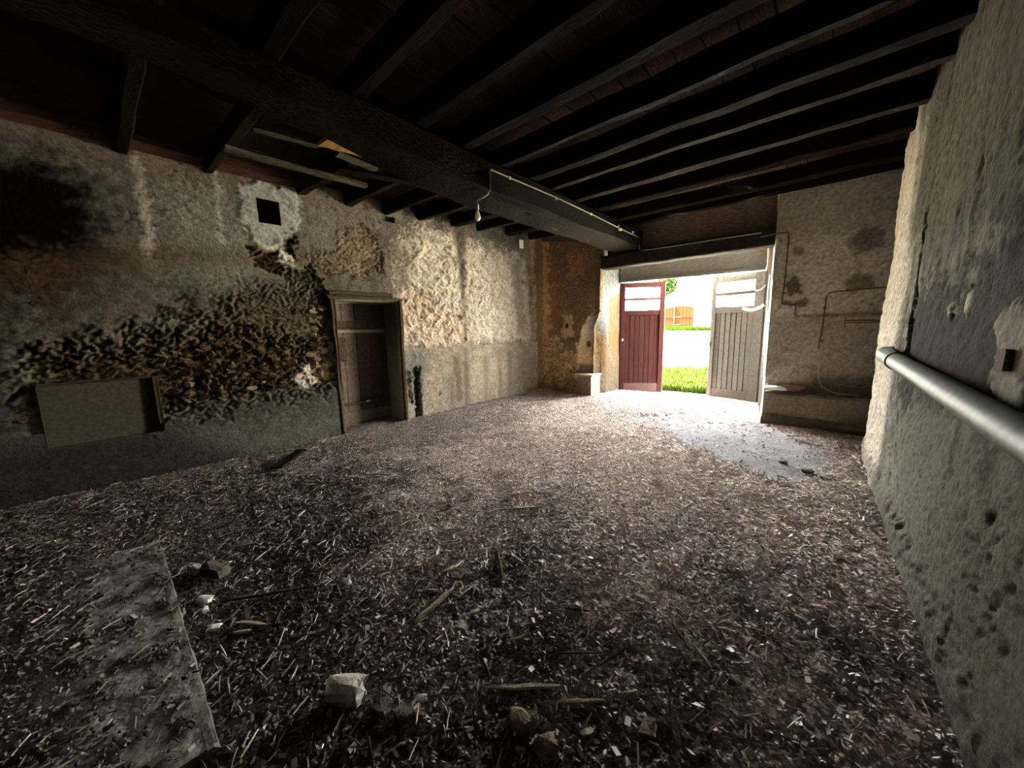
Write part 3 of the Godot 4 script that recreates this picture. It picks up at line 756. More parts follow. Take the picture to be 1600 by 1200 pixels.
	sweep(bst, line_path(Vector3(-0.69, 0.22, -5.87), Vector3(0.5, 0.22, -5.77), 8), rect_profile(0.2, 0.64, 0.03), Vector3.UP, 0.008, 0.004)
	obj("body", done(bst), mat(Color(0.3, 0.25, 0.18), 0.95, M.plaster.albedo_texture, M.plaster.normal_texture, Vector3.ONE * 2.0, 1.0), b)
	obj("footing", bar(Vector3(-0.69, 0.09, -5.8), Vector3(0.45, 0.09, -5.69), 0.2, 0.3, 0.04, 8, 0.012, 0.006), mat(Color(0.16, 0.125, 0.09), 0.95, M.plaster.albedo_texture, M.plaster.normal_texture, Vector3.ONE * 2.0, 1.0), b)
	# --- step block in the left corner
	var s = thing("masonry_block", "low masonry block under the arched plaster patch left of the red door", "block")
	obj("body", bar(Vector3(-3.62, 0.3, -6.02), Vector3(-3.32, 0.3, -6.02), 0.34, 0.5, 0.015, 4, 0.008, 0.004), mat(Color(0.26, 0.19, 0.125), 0.95, M.plaster.albedo_texture, M.plaster.normal_texture, Vector3.ONE * 2.0, 1.0), s)
	obj("capping", bar(Vector3(-3.64, 0.555, -6.03), Vector3(-3.3, 0.555, -6.03), 0.36, 0.03, 0.008, 4, 0.005, 0.002), mat(Color(0.34, 0.27, 0.19), 0.95, M.plaster.albedo_texture, M.plaster.normal_texture, Vector3.ONE * 2.0, 1.0), s)

func ordinal(i: int) -> String:
	return ["first", "second", "third", "fourth", "fifth", "sixth", "seventh", "eighth", "ninth", "tenth", "eleventh", "twelfth", "thirteenth", "fourteenth"][i]

func build_ceiling():
	var c: Node3D = get_node("ceiling")
	tag(c, "dark board ceiling resting on rough joists", "ceiling")
	# boards run across the joists, each its own piece
	var x := -5.6
	var i := 0
	while x < 0.75:
		var wd := rng.randf_range(0.17, 0.25)
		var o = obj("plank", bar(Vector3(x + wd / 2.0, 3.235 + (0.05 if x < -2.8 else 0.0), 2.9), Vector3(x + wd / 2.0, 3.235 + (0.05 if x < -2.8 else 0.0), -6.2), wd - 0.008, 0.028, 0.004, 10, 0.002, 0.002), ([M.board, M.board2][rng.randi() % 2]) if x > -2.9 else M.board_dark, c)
		x += wd
		i += 1
	# joists on the right of the beam
	var zs := [-5.80, -5.40, -4.76, -4.22, -3.70, -3.32, -2.85, -2.36, -1.87, -1.36, -0.85, -0.35, 0.2, 0.8, 1.5]
	for k in 12:
		var z: float = zs[k]
		var wd := rng.randf_range(0.095, 0.135)
		var h := rng.randf_range(0.16, 0.19)
		if k == 0: wd = 0.06
		var st := new_st()
		var path := []
		for t in 11:
			var xx := lerpf(-2.95, 0.62, t / 10.0)
			path.append(Vector3(xx, 3.0 + h / 2.0 + rng.randf_range(-0.006, 0.006), z + rng.randf_range(-0.008, 0.008) - (0.1 if k == 1 else 0.0) * t / 10.0))
		sweep(st, path, rect_profile(wd, h, 0.018), Vector3.UP, 0.007, 0.004)
		var j = obj("ceiling_joist", done(st), M.joist if k < 5 else M.joist_shaded)  # joists farther from the doorway take the copy with painted shade
		tag(j, "rough dark ceiling joist right of the main beam, %s counting from the doorway" % ordinal(k), "joist", "joists right of the main beam")
	# joists on the left
	var zl := [-5.62, -5.12, -4.52, -4.06, -3.5, -2.96, -2.42, -1.86, -0.97, -0.34, 0.4]
	for k in 11:
		var z: float = zl[k]
		var st := new_st()
		var wd := rng.randf_range(0.10, 0.14)
		var path := []
		var x0 := left_x(z) - 0.02
		if k == 8 or k == 9: x0 += 0.02
		for t in 8:
			var f := t / 7.0
			path.append(Vector3(lerpf(x0, -2.72, f), lerpf(3.1, 3.01, f) + 0.085 + rng.randf_range(-0.005, 0.005), z + rng.randf_range(-0.008, 0.008)))
		sweep(st, path, rect_profile(wd, 0.17, 0.02), Vector3.UP, 0.007, 0.004)
		var j = obj("ceiling_joist", done(st), M.joist)
		tag(j, "rough dark ceiling joist between main beam and left wall, %s counting from the far end" % ordinal(k), "joist", "joists left of the main beam")
	# timber plate along the top of the left wall
	var pl = obj("wall_plate", bar(Vector3(left_x(0.9) + 0.07, 3.22, 0.9), Vector3(left_x(-1.9) + 0.07, 3.22, -1.9), 0.14, 0.13, 0.03, 14, 0.012, 0.006), M.plate)
	tag(pl, "reddish round-edged timber plate along the top of the left wall", "beam")
	# the main beam
	var b = thing("main_beam", "massive rough-hewn dark beam crossing the ceiling from front to doorway", "beam")
	var bst := new_st()
	var bp := []
	var bsc := []
	for t in 25:
		var f := t / 24.0
		var sc := lerpf(0.55, 1.0, smoothstep(0.36, 0.62, f))
		bsc.append(sc)
		bp.append(Vector3(-2.59 - 0.21 * sc, 3.005 - 0.155 * sc, lerpf(2.9, -6.16, f)))
	sweep(bst, bp, rect_profile(0.42, 0.31, 0.035), Vector3.UP, 0.016, 0.008, -1, bsc)
	obj("timber", done(bst), M.beam, b)
	# knots and splinters on it
	for q in [[-2.86, -4.0, 0.05], [-2.72, -3.3, 0.04], [-2.9, -4.9, 0.04]]:
		var sp := obj("splinter", bar(Vector3(q[0], 2.69, q[1]), Vector3(q[0] + 0.02, 2.675, q[1] - q[2] * 2.0), 0.018, 0.012, 0.002, 2, 0.003), M.batten, b)
		sp.set_meta("label", "pale splinter on the beam's underside")
	# timbers over the doorway
	var l = obj("lintel_timber", bar(Vector3(-3.4, 2.56, -6.2), Vector3(-0.66, 2.56, -6.2), 0.2, 0.225, 0.015, 12, 0.006, 0.004), M.lintel)
	tag(l, "black lintel timber over the entrance, carrying the end of the main beam", "beam")
	var ub = obj("header_board", bar(Vector3(-3.22, 2.9, -6.26), Vector3(-0.74, 2.9, -6.26), 0.08, 0.46, 0.008, 10, 0.004, 0.003), M.lintel_board)
	tag(ub, "broad dark brown board above the lintel timber", "board")
	# loose boards caught under the joists on the left
	var loose := [
		["long grey batten hanging loose under the left joists", Vector3(-4.16, 3.035, -0.93), Vector3(-4.1, 3.035, -2.19), 0.08, 0.03, M.batten],
		["thin warped board lying above the long grey batten", Vector3(-3.5, 2.985, -0.98), Vector3(-3.42, 2.975, -1.42), 0.07, 0.02, M.batten],
		["bright yellowish board end wedged beside the main beam", Vector3(-3.28, 2.965, -1.40), Vector3(-3.32, 3.018, -1.86), 0.17, 0.03, M.yellow_wood],
		["narrow grey board end behind the yellowish board", Vector3(-3.47, 2.985, -1.6), Vector3(-3.52, 2.985, -2.0), 0.06, 0.03, M.batten],
		["short dark board slung low between beam and left wall", Vector3(-3.85, 3.03, -1.80), Vector3(-3.6, 3.02, -2.46), 0.12, 0.03, M.joist],
		["weathered batten fixed level above the brown chimney breast", Vector3(-4.1, 2.99, -5.45), Vector3(-3.2, 2.92, -5.98), 0.05, 0.07, M.batten],
	]
	for q in loose:
		var o = obj("loose_board", bar(q[1], q[2], q[3], q[4], 0.004, 6, 0.004, 0.004), q[5])
		tag(o, q[0], "board")
	# cobwebs hanging in the corner by the lintel
	var webs := [
		["dusty cobweb sagging across the last joist beside the pillar", Vector3(-1.5, 3.0, -5.72), Vector3(-0.72, 3.02, -5.76), 0.13],
		["grey cobweb hanging from the third joist near the pillar", Vector3(-1.25, 3.0, -4.8), Vector3(-0.8, 3.0, -5.36), 0.09],
		["small cobweb tuft under a joist over the middle of the room", Vector3(-0.72, 3.0, -2.86), Vector3(-0.6, 3.0, -2.84), 0.04],
		["cobweb strung from second joist towards the beam end", Vector3(-2.1, 3.0, -5.38), Vector3(-1.75, 3.0, -5.78), 0.07],
		["lacy cobweb below the lintel above the grey door leaf", Vector3(-1.6, 2.47, -6.31), Vector3(-0.8, 2.49, -6.31), 0.05],
		["lacy cobweb below the lintel above the red door leaf", Vector3(-2.7, 2.45, -6.31), Vector3(-2.1, 2.45, -6.31), 0.04],
	]
	for q in webs:
		var st := new_st()
		var n := 10
		for k in n:
			for r in 3:
				var f0 := float(k) / n; var f1 := float(k + 1) / n
				var g := func(f: float, rr: int) -> Vector3:
					var sag: float = q[3] * sin(PI * f) * (0.55 + 0.45 * sin(f * 17.0)) * rr / 3.0
					return q[1].lerp(q[2], f) + Vector3(0.01 * sin(f * 9.0 + rr), -sag, 0.014 * rr * sin(f * 7.0))
				quad(st, g.call(f0, r + 1), g.call(f1, r + 1), g.call(f1, r), g.call(f0, r), 0)
		tag(obj("cobweb", done(st), M.web), q[0], "cobweb")

func build_left_door():
	var d = thing("door_1", "old dark plank door set deep in the left wall, stained and battered", "door", Vector3.ZERO, "", "structure")
	# local frame: along -z from 2.13 to 3.06, leaf about 0.2 behind the face
	var xf := left_x(-2.6)
	var xl := xf - 0.36
	# reveals
	var rv := new_st()
	quad(rv, Vector3(xl - 0.06, -0.05, -3.06), Vector3(left_x(-3.06) + 0.02, -0.05, -3.06), Vector3(left_x(-3.06) + 0.02, 1.88, -3.06), Vector3(xl - 0.06, 1.88, -3.06))
	quad(rv, Vector3(left_x(-2.13) + 0.02, -0.05, -2.13), Vector3(xl - 0.06, -0.05, -2.13), Vector3(xl - 0.06, 1.88, -2.13), Vector3(left_x(-2.13) + 0.02, 1.88, -2.13))
	quad(rv, Vector3(xl - 0.06, 1.87, -2.13), Vector3(xl - 0.06, 1.87, -3.06), Vector3(xf + 0.02, 1.87, -3.06), Vector3(xf + 0.02, 1.87, -2.13))
	obj("reveal", done(rv), mat(Color(0.42, 0.36, 0.27), 0.95, M.plaster.albedo_texture, M.plaster.normal_texture, Vector3.ONE * 1.5, 1.0), d)
	# leaf boards
	var zz := -2.16
	var ws := [0.2, 0.19, 0.22, 0.15, 0.12]
	for k in ws.size():
		var wd: float = ws[k]
		obj("plank", bar(Vector3(xl - 0.02, -0.02, zz - wd / 2.0), Vector3(xl - 0.02, 1.84, zz - wd / 2.0), wd - 0.007, 0.03, 0.003, 8, 0.002, 0.001, Vector3.RIGHT), M.old_door if k < 2 else M.old_door_dark, d)
		zz -= wd
	for r in [[1.54, 0.1, M.old_door_dark], [0.36, 0.05, M.old_door_dark], [0.16, 0.16, M.old_door]]:
		obj("rail", bar(Vector3(xl + 0.008, r[0], -2.16), Vector3(xl + 0.008, r[0], -3.02), 0.028, r[1], 0.004, 6, 0.002, 0.001), r[2], d)
	var pr := obj("rail", bar(Vector3(xl + 0.012, 1.44, -2.18), Vector3(xl + 0.012, 1.44, -3.0), 0.03, 0.045, 0.004, 6, 0.002, 0.001), M.pale_rail, d)
	pr.set_meta("label", "pale painted rail")
	obj("lock_plate", bar(Vector3(xl + 0.0, 1.18, -2.2), Vector3(xl + 0.0, 1.18, -2.38), 0.02, 0.34, 0.003, 2, 0.002), M.old_door_dark, d)
	obj("latch", bar(Vector3(xl + 0.025, 0.37, -2.62), Vector3(xl + 0.025, 0.37, -2.68), 0.02, 0.02, 0.003), M.white, d)
	# frame posts and the warped head
	obj("frame_post", bar(Vector3(left_x(-2.12) + 0.015, -0.02, -2.105), Vector3(left_x(-2.12) + 0.015, 1.88, -2.085), 0.035, 0.05, 0.008, 10, 0.006, 0.005, Vector3.RIGHT), M.old_frame, d)
	obj("frame_post", bar(Vector3(left_x(-3.08) + 0.015, 0.0, -3.07), Vector3(left_x(-3.08) + 0.015, 1.9, -3.085), 0.055, 0.06, 0.008, 8, 0.005, 0.004, Vector3.RIGHT), M.old_frame, d)
	obj("frame_head", bar(Vector3(left_x(-2.05) + 0.02, 1.885, -2.04), Vector3(left_x(-3.1) + 0.02, 1.9, -3.12), 0.05, 0.032, 0.008, 10, 0.006, 0.004), M.batten, d)
	obj("lintel", bar(Vector3(left_x(-2.05) + 0.01, 1.945, -2.06), Vector3(left_x(-3.1) + 0.01, 1.95, -2.95), 0.05, 0.06, 0.012, 8, 0.008, 0.005), M.stick_dark, d)
	var mb := new_st()
	obj("backing", box(Vector3(-6.0, -0.3, -3.3), Vector3(xl - 0.04, 2.0, -1.9)), M.backing, d)

func leaf(called: String, label: String, hinge: Vector3, free: Vector3, height: float, n: int, s0: float, s1: float, rows: Array, paint: Material, worn: Material, inside: float):
	# a door leaf in the plane hinge - free, front towards the room; s0, s1: the stiles' widths as shares, rows: shares of height from the top
	var d = thing(called, label, "door", Vector3.ZERO, "", "structure")
	var a := hinge if hinge.x < free.x else free
	var b := free if hinge.x < free.x else hinge
	var dir := (b - a).normalized()
	var W := a.distance_to(b)
	var nrm := Vector3(-dir.z, 0, dir.x)
	var P := func(u: float, v: float, out: float) -> Vector3: return a + dir * (u * W) + Vector3(0, height * (1.0 - v), 0) + nrm * out
	var hb := func(nm: String, v0: float, v1: float, u0: float, u1: float, th: float, out: float, m: Material):
		return obj(nm, bar(P.call(u0, (v0 + v1) / 2.0, out), P.call(u1, (v0 + v1) / 2.0, out), th, (v1 - v0) * height, 0.004, 5, 0.0015, 0.001), m, d)
	var vb := func(nm: String, u0: float, u1: float, v0: float, v1: float, th: float, out: float, m: Material):
		return obj(nm, bar(P.call((u0 + u1) / 2.0, v1, out), P.call((u0 + u1) / 2.0, v0, out), (u1 - u0) * W, th, 0.004, 6, 0.0015, 0.001, nrm), m, d)
	vb.call("stile", 0.0, s0, 0.0, 1.0, 0.045, 0.0, paint)
	vb.call("stile", 1.0 - s1, 1.0, 0.0, 1.0, 0.045, 0.0, paint)
	hb.call("rail", 0.0, rows[0], s0, 1.0 - s1, 0.043, 0.0, paint)
	hb.call("glazing_bar", rows[1] - 0.003, rows[2] + 0.003, s0, 1.0 - s1, 0.04, 0.004, worn)
	hb.call("rail", rows[3], rows[4], s0, 1.0 - s1, 0.043, 0.0, paint)
	hb.call("rail", rows[5], 1.0, s0, 1.0 - s1, 0.043, 0.0, worn)
	for p in [[rows[0], rows[1]], [rows[2], rows[3]]]:
		var st := new_st()
		sweep(st, [P.call(s0, (p[0] + p[1]) / 2.0, 0.0), P.call(1.0 - s1, (p[0] + p[1]) / 2.0, 0.0)], rect_profile(0.004, (p[1] - p[0]) * height, 0.0005))
		var pane := obj("pane", done(st), M.glass, d)
		obj("putty", bar(P.call(s0 + 0.006, p[1] - 0.004, 0.006), P.call(1.0 - s1 - 0.006, p[1] - 0.004, 0.006), 0.012, 0.012, 0.003), worn, pane)
	for k in n:
		var u0 := lerpf(s0, 1.0 - s1, float(k) / n)
		var u1 := lerpf(s0, 1.0 - s1, float(k + 1) / n)
		vb.call("plank", u0 + 0.006, u1 - 0.006, rows[4], rows[5], 0.03, rng.randf_range(-0.006, -0.002), paint)
	# a backing of tongue joints so that no daylight shows between the planks
	vb.call("tongue_backing", s0 - 0.03, 1.0 - s1 + 0.03, rows[4] - 0.01, rows[5] + 0.01, 0.012, -0.02, worn)
	return [d, P]

func build_entrance():
	var A := Vector3(-3.24, 0.135, -6.84)
	var B := Vector3(-0.955, 0.135, -7.17)
	var r = leaf("door_2", "red painted half-glazed boarded door leaf at the left of the entrance", A, Vector3(-2.555, 0.135, -7.27), 2.13, 7, 0.10, 0.11, [0.045, 0.14, 0.157, 0.247, 0.29, 0.915], M.red_paint, M.red_worn, 1.0)
	var rd: Node3D = r[0]
	var P: Callable = r[1]
	obj("knob", rock(Vector3(0.03, 0.045, 0.03), 0.1, 0.0, 2), M.white, rd).position = P.call(0.045, 0.51, 0.035)
	obj("pale_edge", bar(P.call(1.0, 1.0, 0.0), P.call(1.0, 0.0, 0.0), 0.012, 0.046, 0.002, 1, 0, 0, Vector3(0.5, 0, 0.8)), M.grey_paint, rd)
	# skirt of bare worn wood
	var g = leaf("door_3", "grey painted half-glazed boarded door leaf at the right of the entrance", B, Vector3(-1.755, 0.135, -7.36), 2.13, 7, 0.09, 0.17, [0.055, 0.14, 0.157, 0.25, 0.30, 0.925], M.grey_paint, M.grey_worn, 1.0)
	var gd: Node3D = g[0]
	var Q: Callable = g[1]
	obj("lock_plate", bar(Q.call(0.02, 0.53, 0.026), Q.call(0.02, 0.57, 0.026), 0.03, 0.008, 0.002, 1, 0, 0, Vector3(0, 0, 1)), M.rust, gd)
	for v in [0.35, 0.8]:
		obj("hinge_strap", bar(Q.call(0.99, v, 0.026), Q.call(0.8, v, 0.026), 0.006, 0.035, 0.002), M.grey_worn, gd)
	# fixed frame head and the board over the leaves
	var t = thing("trim_1", "grey boarded head of the entrance frame above both door leaves", "door frame", Vector3.ZERO, "", "structure")
	for s in [[0.0, 0.52], [0.52, 1.0]]:
		obj("head_board", bar(A.lerp(B, s[0]) + Vector3(0, 2.33, 0.03), A.lerp(B, s[1]) + Vector3(0, 2.33, 0.03), 0.035, 0.3, 0.004, 6, 0.002, 0.001), M.header, t)
	obj("head_rail", bar(A + Vector3(0, 2.155, 0.05), B + Vector3(0, 2.155, 0.05), 0.06, 0.05, 0.006, 8, 0.002, 0.001), M.header, t)
	obj("side_post", bar(Vector3(-3.265, 0.12, -6.86), Vector3(-3.265, 2.62, -6.86), 0.05, 0.06, 0.005, 4, 0.002, 0.001, Vector3.RIGHT), M.header, t)
	obj("side_post", bar(Vector3(-0.93, 0.12, -7.2), Vector3(-0.93, 2.62, -7.2), 0.05, 0.06, 0.005, 4, 0.002, 0.001, Vector3.RIGHT), M.grey_worn, t)
	# scraps of white twine caught at the frame
	var tw := [["white twine looped level from the jamb across the upper pane", 2.02], ["torn pale plastic strip hanging at the jamb below the panes", 1.72]]
	for q in tw.size():
		var path := []
		for k in 9:
			var f := k / 8.0
			path.append(Vector3(lerpf(-0.93, -1.12 - 0.12 * q, f), tw[q][1] - 0.05 * sin(PI * f) - 0.03 * f, lerpf(-7.0, -7.1, f)))
		var st := new_st()
		sweep(st, path, rect_profile(0.006, 0.012 + 0.03 * q, 0.001), Vector3.UP, 0.002, 0.002)
		tag(obj("twine", done(st), M.white), tw[q][0], "twine")

func build_fittings():
	# cable along the beam and the bulb
	var xb := -2.575
	var cab = thing("cable_run", "thin pale electric cable clipped along the right face of the main beam", "cable")
	obj("cable", tube([Vector3(-2.76, 2.672, -2.63), Vector3(-2.66, 2.675, -2.62), Vector3(-2.6, 2.69, -2.62), Vector3(xb, 2.72, -2.62), Vector3(xb, 2.88, -2.62), Vector3(xb, 2.9, -2.64), Vector3(xb, 2.91, -3.6), Vector3(xb, 2.895, -4.6), Vector3(xb, 2.87, -5.4), Vector3(xb, 2.86, -6.02), Vector3(xb, 2.84, -6.06), Vector3(xb, 2.68, -6.07), Vector3(xb + 0.03, 2.655, -6.07), Vector3(-2.0, 2.64, -6.075), Vector3(-1.4, 2.64, -6.075), Vector3(-0.9, 2.63, -6.075)], 0.0065, 6), M.cable, cab)
	for z in [-2.9, -3.7, -4.5, -5.3, -5.8]:
		obj("clip", box(Vector3(xb - 0.012, 2.885, z - 0.008), Vector3(xb + 0.01, 2.912, z + 0.008), 0.003), M.white, cab)
	obj("junction", bar(Vector3(xb + 0.01, 2.855, -5.30), Vector3(xb + 0.01, 2.855, -5.36), 0.03, 0.03, 0.004), M.white, cab)
	var bl = thing("light_bulb", "bare unlit bulb in its holder hanging under the main beam", "bulb", Vector3(-2.78, 2.69, -2.64))
	obj("flex", tube([Vector3(0, 0, 0), Vector3(0.004, -0.03, 0), Vector3(0.0, -0.05, 0)], 0.004, 6), M.cable, bl)
	var ho := obj("holder", lathe([[0.0, -0.095], [0.015, -0.095], [0.016, -0.06], [0.01, -0.045], [0.0, -0.045]], 12), M.white, bl)
	obj("cap", lathe([[0.0, -0.115], [0.0125, -0.115], [0.0125, -0.092], [0.0, -0.092]], 12), M.brass, ho)
	obj("glass", lathe([[0.0, -0.205], [0.014, -0.202], [0.026, -0.19], [0.031, -0.172], [0.029, -0.155], [0.02, -0.132], [0.0125, -0.112], [0.0, -0.112]], 18), M.bulb, bl)
	# white tag high on the left wall
	tag(obj("wall_tag", bar(Vector3(left_x(-5.36) + 0.03, 2.975, -5.33), Vector3(left_x(-5.44) + 0.03, 2.975, -5.42), 0.02, 0.15, 0.003, 2, 0.001), M.white), "small white plate high at the far end of the left wall", "plate")
	# conduits on the pillar
	var zf := -5.925
	var c1 = thing("conduit", "thin dark conduit running down the pillar to the plaster box mark", "conduit")
	obj("tube", tube([Vector3(-0.9, 2.58, -6.07), Vector3(-0.72, 2.57, -5.95), Vector3(-0.69, 2.56, zf), Vector3(-0.6, 2.555, zf), Vector3(-0.585, 2.54, zf), Vector3(-0.585, 2.0, zf), Vector3(-0.6, 1.68, zf), Vector3(-0.58, 1.665, zf), Vector3(-0.47, 1.66, zf), Vector3(-0.45, 1.63, zf), Vector3(-0.45, 1.52, zf)], 0.008, 6), M.wall_cable, c1)
	for y in [2.4, 2.0, 1.8]: obj("clip", box(Vector3(-0.605, y, zf - 0.01), Vector3(-0.57, y + 0.02, zf + 0.012), 0.003), M.wall_cable, c1)
	var c2 = thing("conduit", "dark conduit bent from the right wall down to the bench on the pillar", "conduit")
	obj("tube", tube([Vector3(0.36, 1.80, zf), Vector3(-0.08, 1.785, zf), Vector3(-0.14, 1.77, zf), Vector3(-0.165, 1.72, zf), Vector3(-0.17, 1.4, zf), Vector3(-0.19, 1.1, zf)], 0.009, 6), M.wall_cable, c2)
	obj("cable", tube([Vector3(-0.19, 1.1, zf), Vector3(-0.17, 1.0, zf), Vector3(-0.165, 0.75, zf), Vector3(-0.12, 0.63, zf + 0.02), Vector3(0.0, 0.57, zf + 0.05), Vector3(0.2, 0.56, zf + 0.06)], 0.007, 6), M.cable, c2)
	for p in [Vector3(-0.17, 1.2, zf), Vector3(0.02, 1.79, zf), Vector3(-0.168, 1.6, zf)]: obj("clip", box(p - Vector3(0.018, 0.018, 0.008), p + Vector3(0.018, 0.018, 0.014), 0.004), M.wall_cable, c2)
	var ir = thing("iron_hook", "rusty iron bar hook reaching out from the right wall near the pillar", "hook")
	obj("bar", tube([Vector3(0.36, 1.43, -5.62), Vector3(0.2, 1.435, -5.7), Vector3(0.03, 1.44, -5.78)], 0.008, 6), M.rust, ir)
	obj("bar", tube([Vector3(0.36, 1.41, -5.66), Vector3(0.2, 1.412, -5.73), Vector3(0.04, 1.415, -5.79)], 0.006, 6), M.rust, ir)
	obj("plate", bar(Vector3(0.03, 1.48, -5.79), Vector3(0.03, 1.36, -5.79), 0.02, 0.008, 0.002), M.rust, ir)
	# grey drain pipe along the right wall
	var p = thing("drain_pipe", "thick grey plastic drain pipe running along the right wall", "pipe")
	var pp := []
	for k in 9:
		var z := lerpf(-4.05, 0.6, k / 8.0)
		pp.append(Vector3(right_x(z, 1.1) - 0.052, lerpf(1.162, 1.018, k / 8.0), z))
	obj("tube", tube(pp, 0.052, 20), M.pipe, p)
	var dr: Vector3 = (pp[1] - pp[0]).normalized()
	var p0: Vector3 = pp[0]
	var so := obj("socket", tube([p0 + Vector3(0.09, 0.0, -0.09), p0 + Vector3(0.035, 0.0, -0.06), p0 + Vector3(0.008, 0.0, -0.02), p0 + dr * 0.05, p0 + dr * 0.5], 0.057, 20), M.pipe, p)
	obj("collar_ring", tube([p0 + dr * 0.48, p0 + dr * 0.52], 0.061, 20), M.pipe, so)
	for s in [0.2, 1.9, 3.6]:
		var q: Vector3 = p0 + dr * s
		obj("bracket", bar(q + Vector3(0.0, -0.06, 0), q + Vector3(0.12, -0.06, 0), 0.03, 0.012, 0.002), M.rust, p)
	# things left on the bench
	var rg = thing("rag_bundle", "crumpled white and reddish rag lying on the masonry bench", "rag")
	var o1 := obj("white_fold", rock(Vector3(0.22, 0.05, 0.13), 0.5, 0.2, 5), M.white, rg)
	o1.position = Vector3(-0.57, 0.585, -5.83)
	var o2 := obj("red_fold", rock(Vector3(0.2, 0.05, 0.11), 0.6, 0.2, 5), mat(Color(0.35, 0.2, 0.15), 0.9), rg)
	o2.position = Vector3(-0.42, 0.6, -5.85)
	o2.rotation.y = 0.3
	var o3 := obj("white_fold", rock(Vector3(0.16, 0.03, 0.07), 0.5, 0.2, 4), M.white, rg)
	o3.position = Vector3(-0.45, 0.61, -5.86)

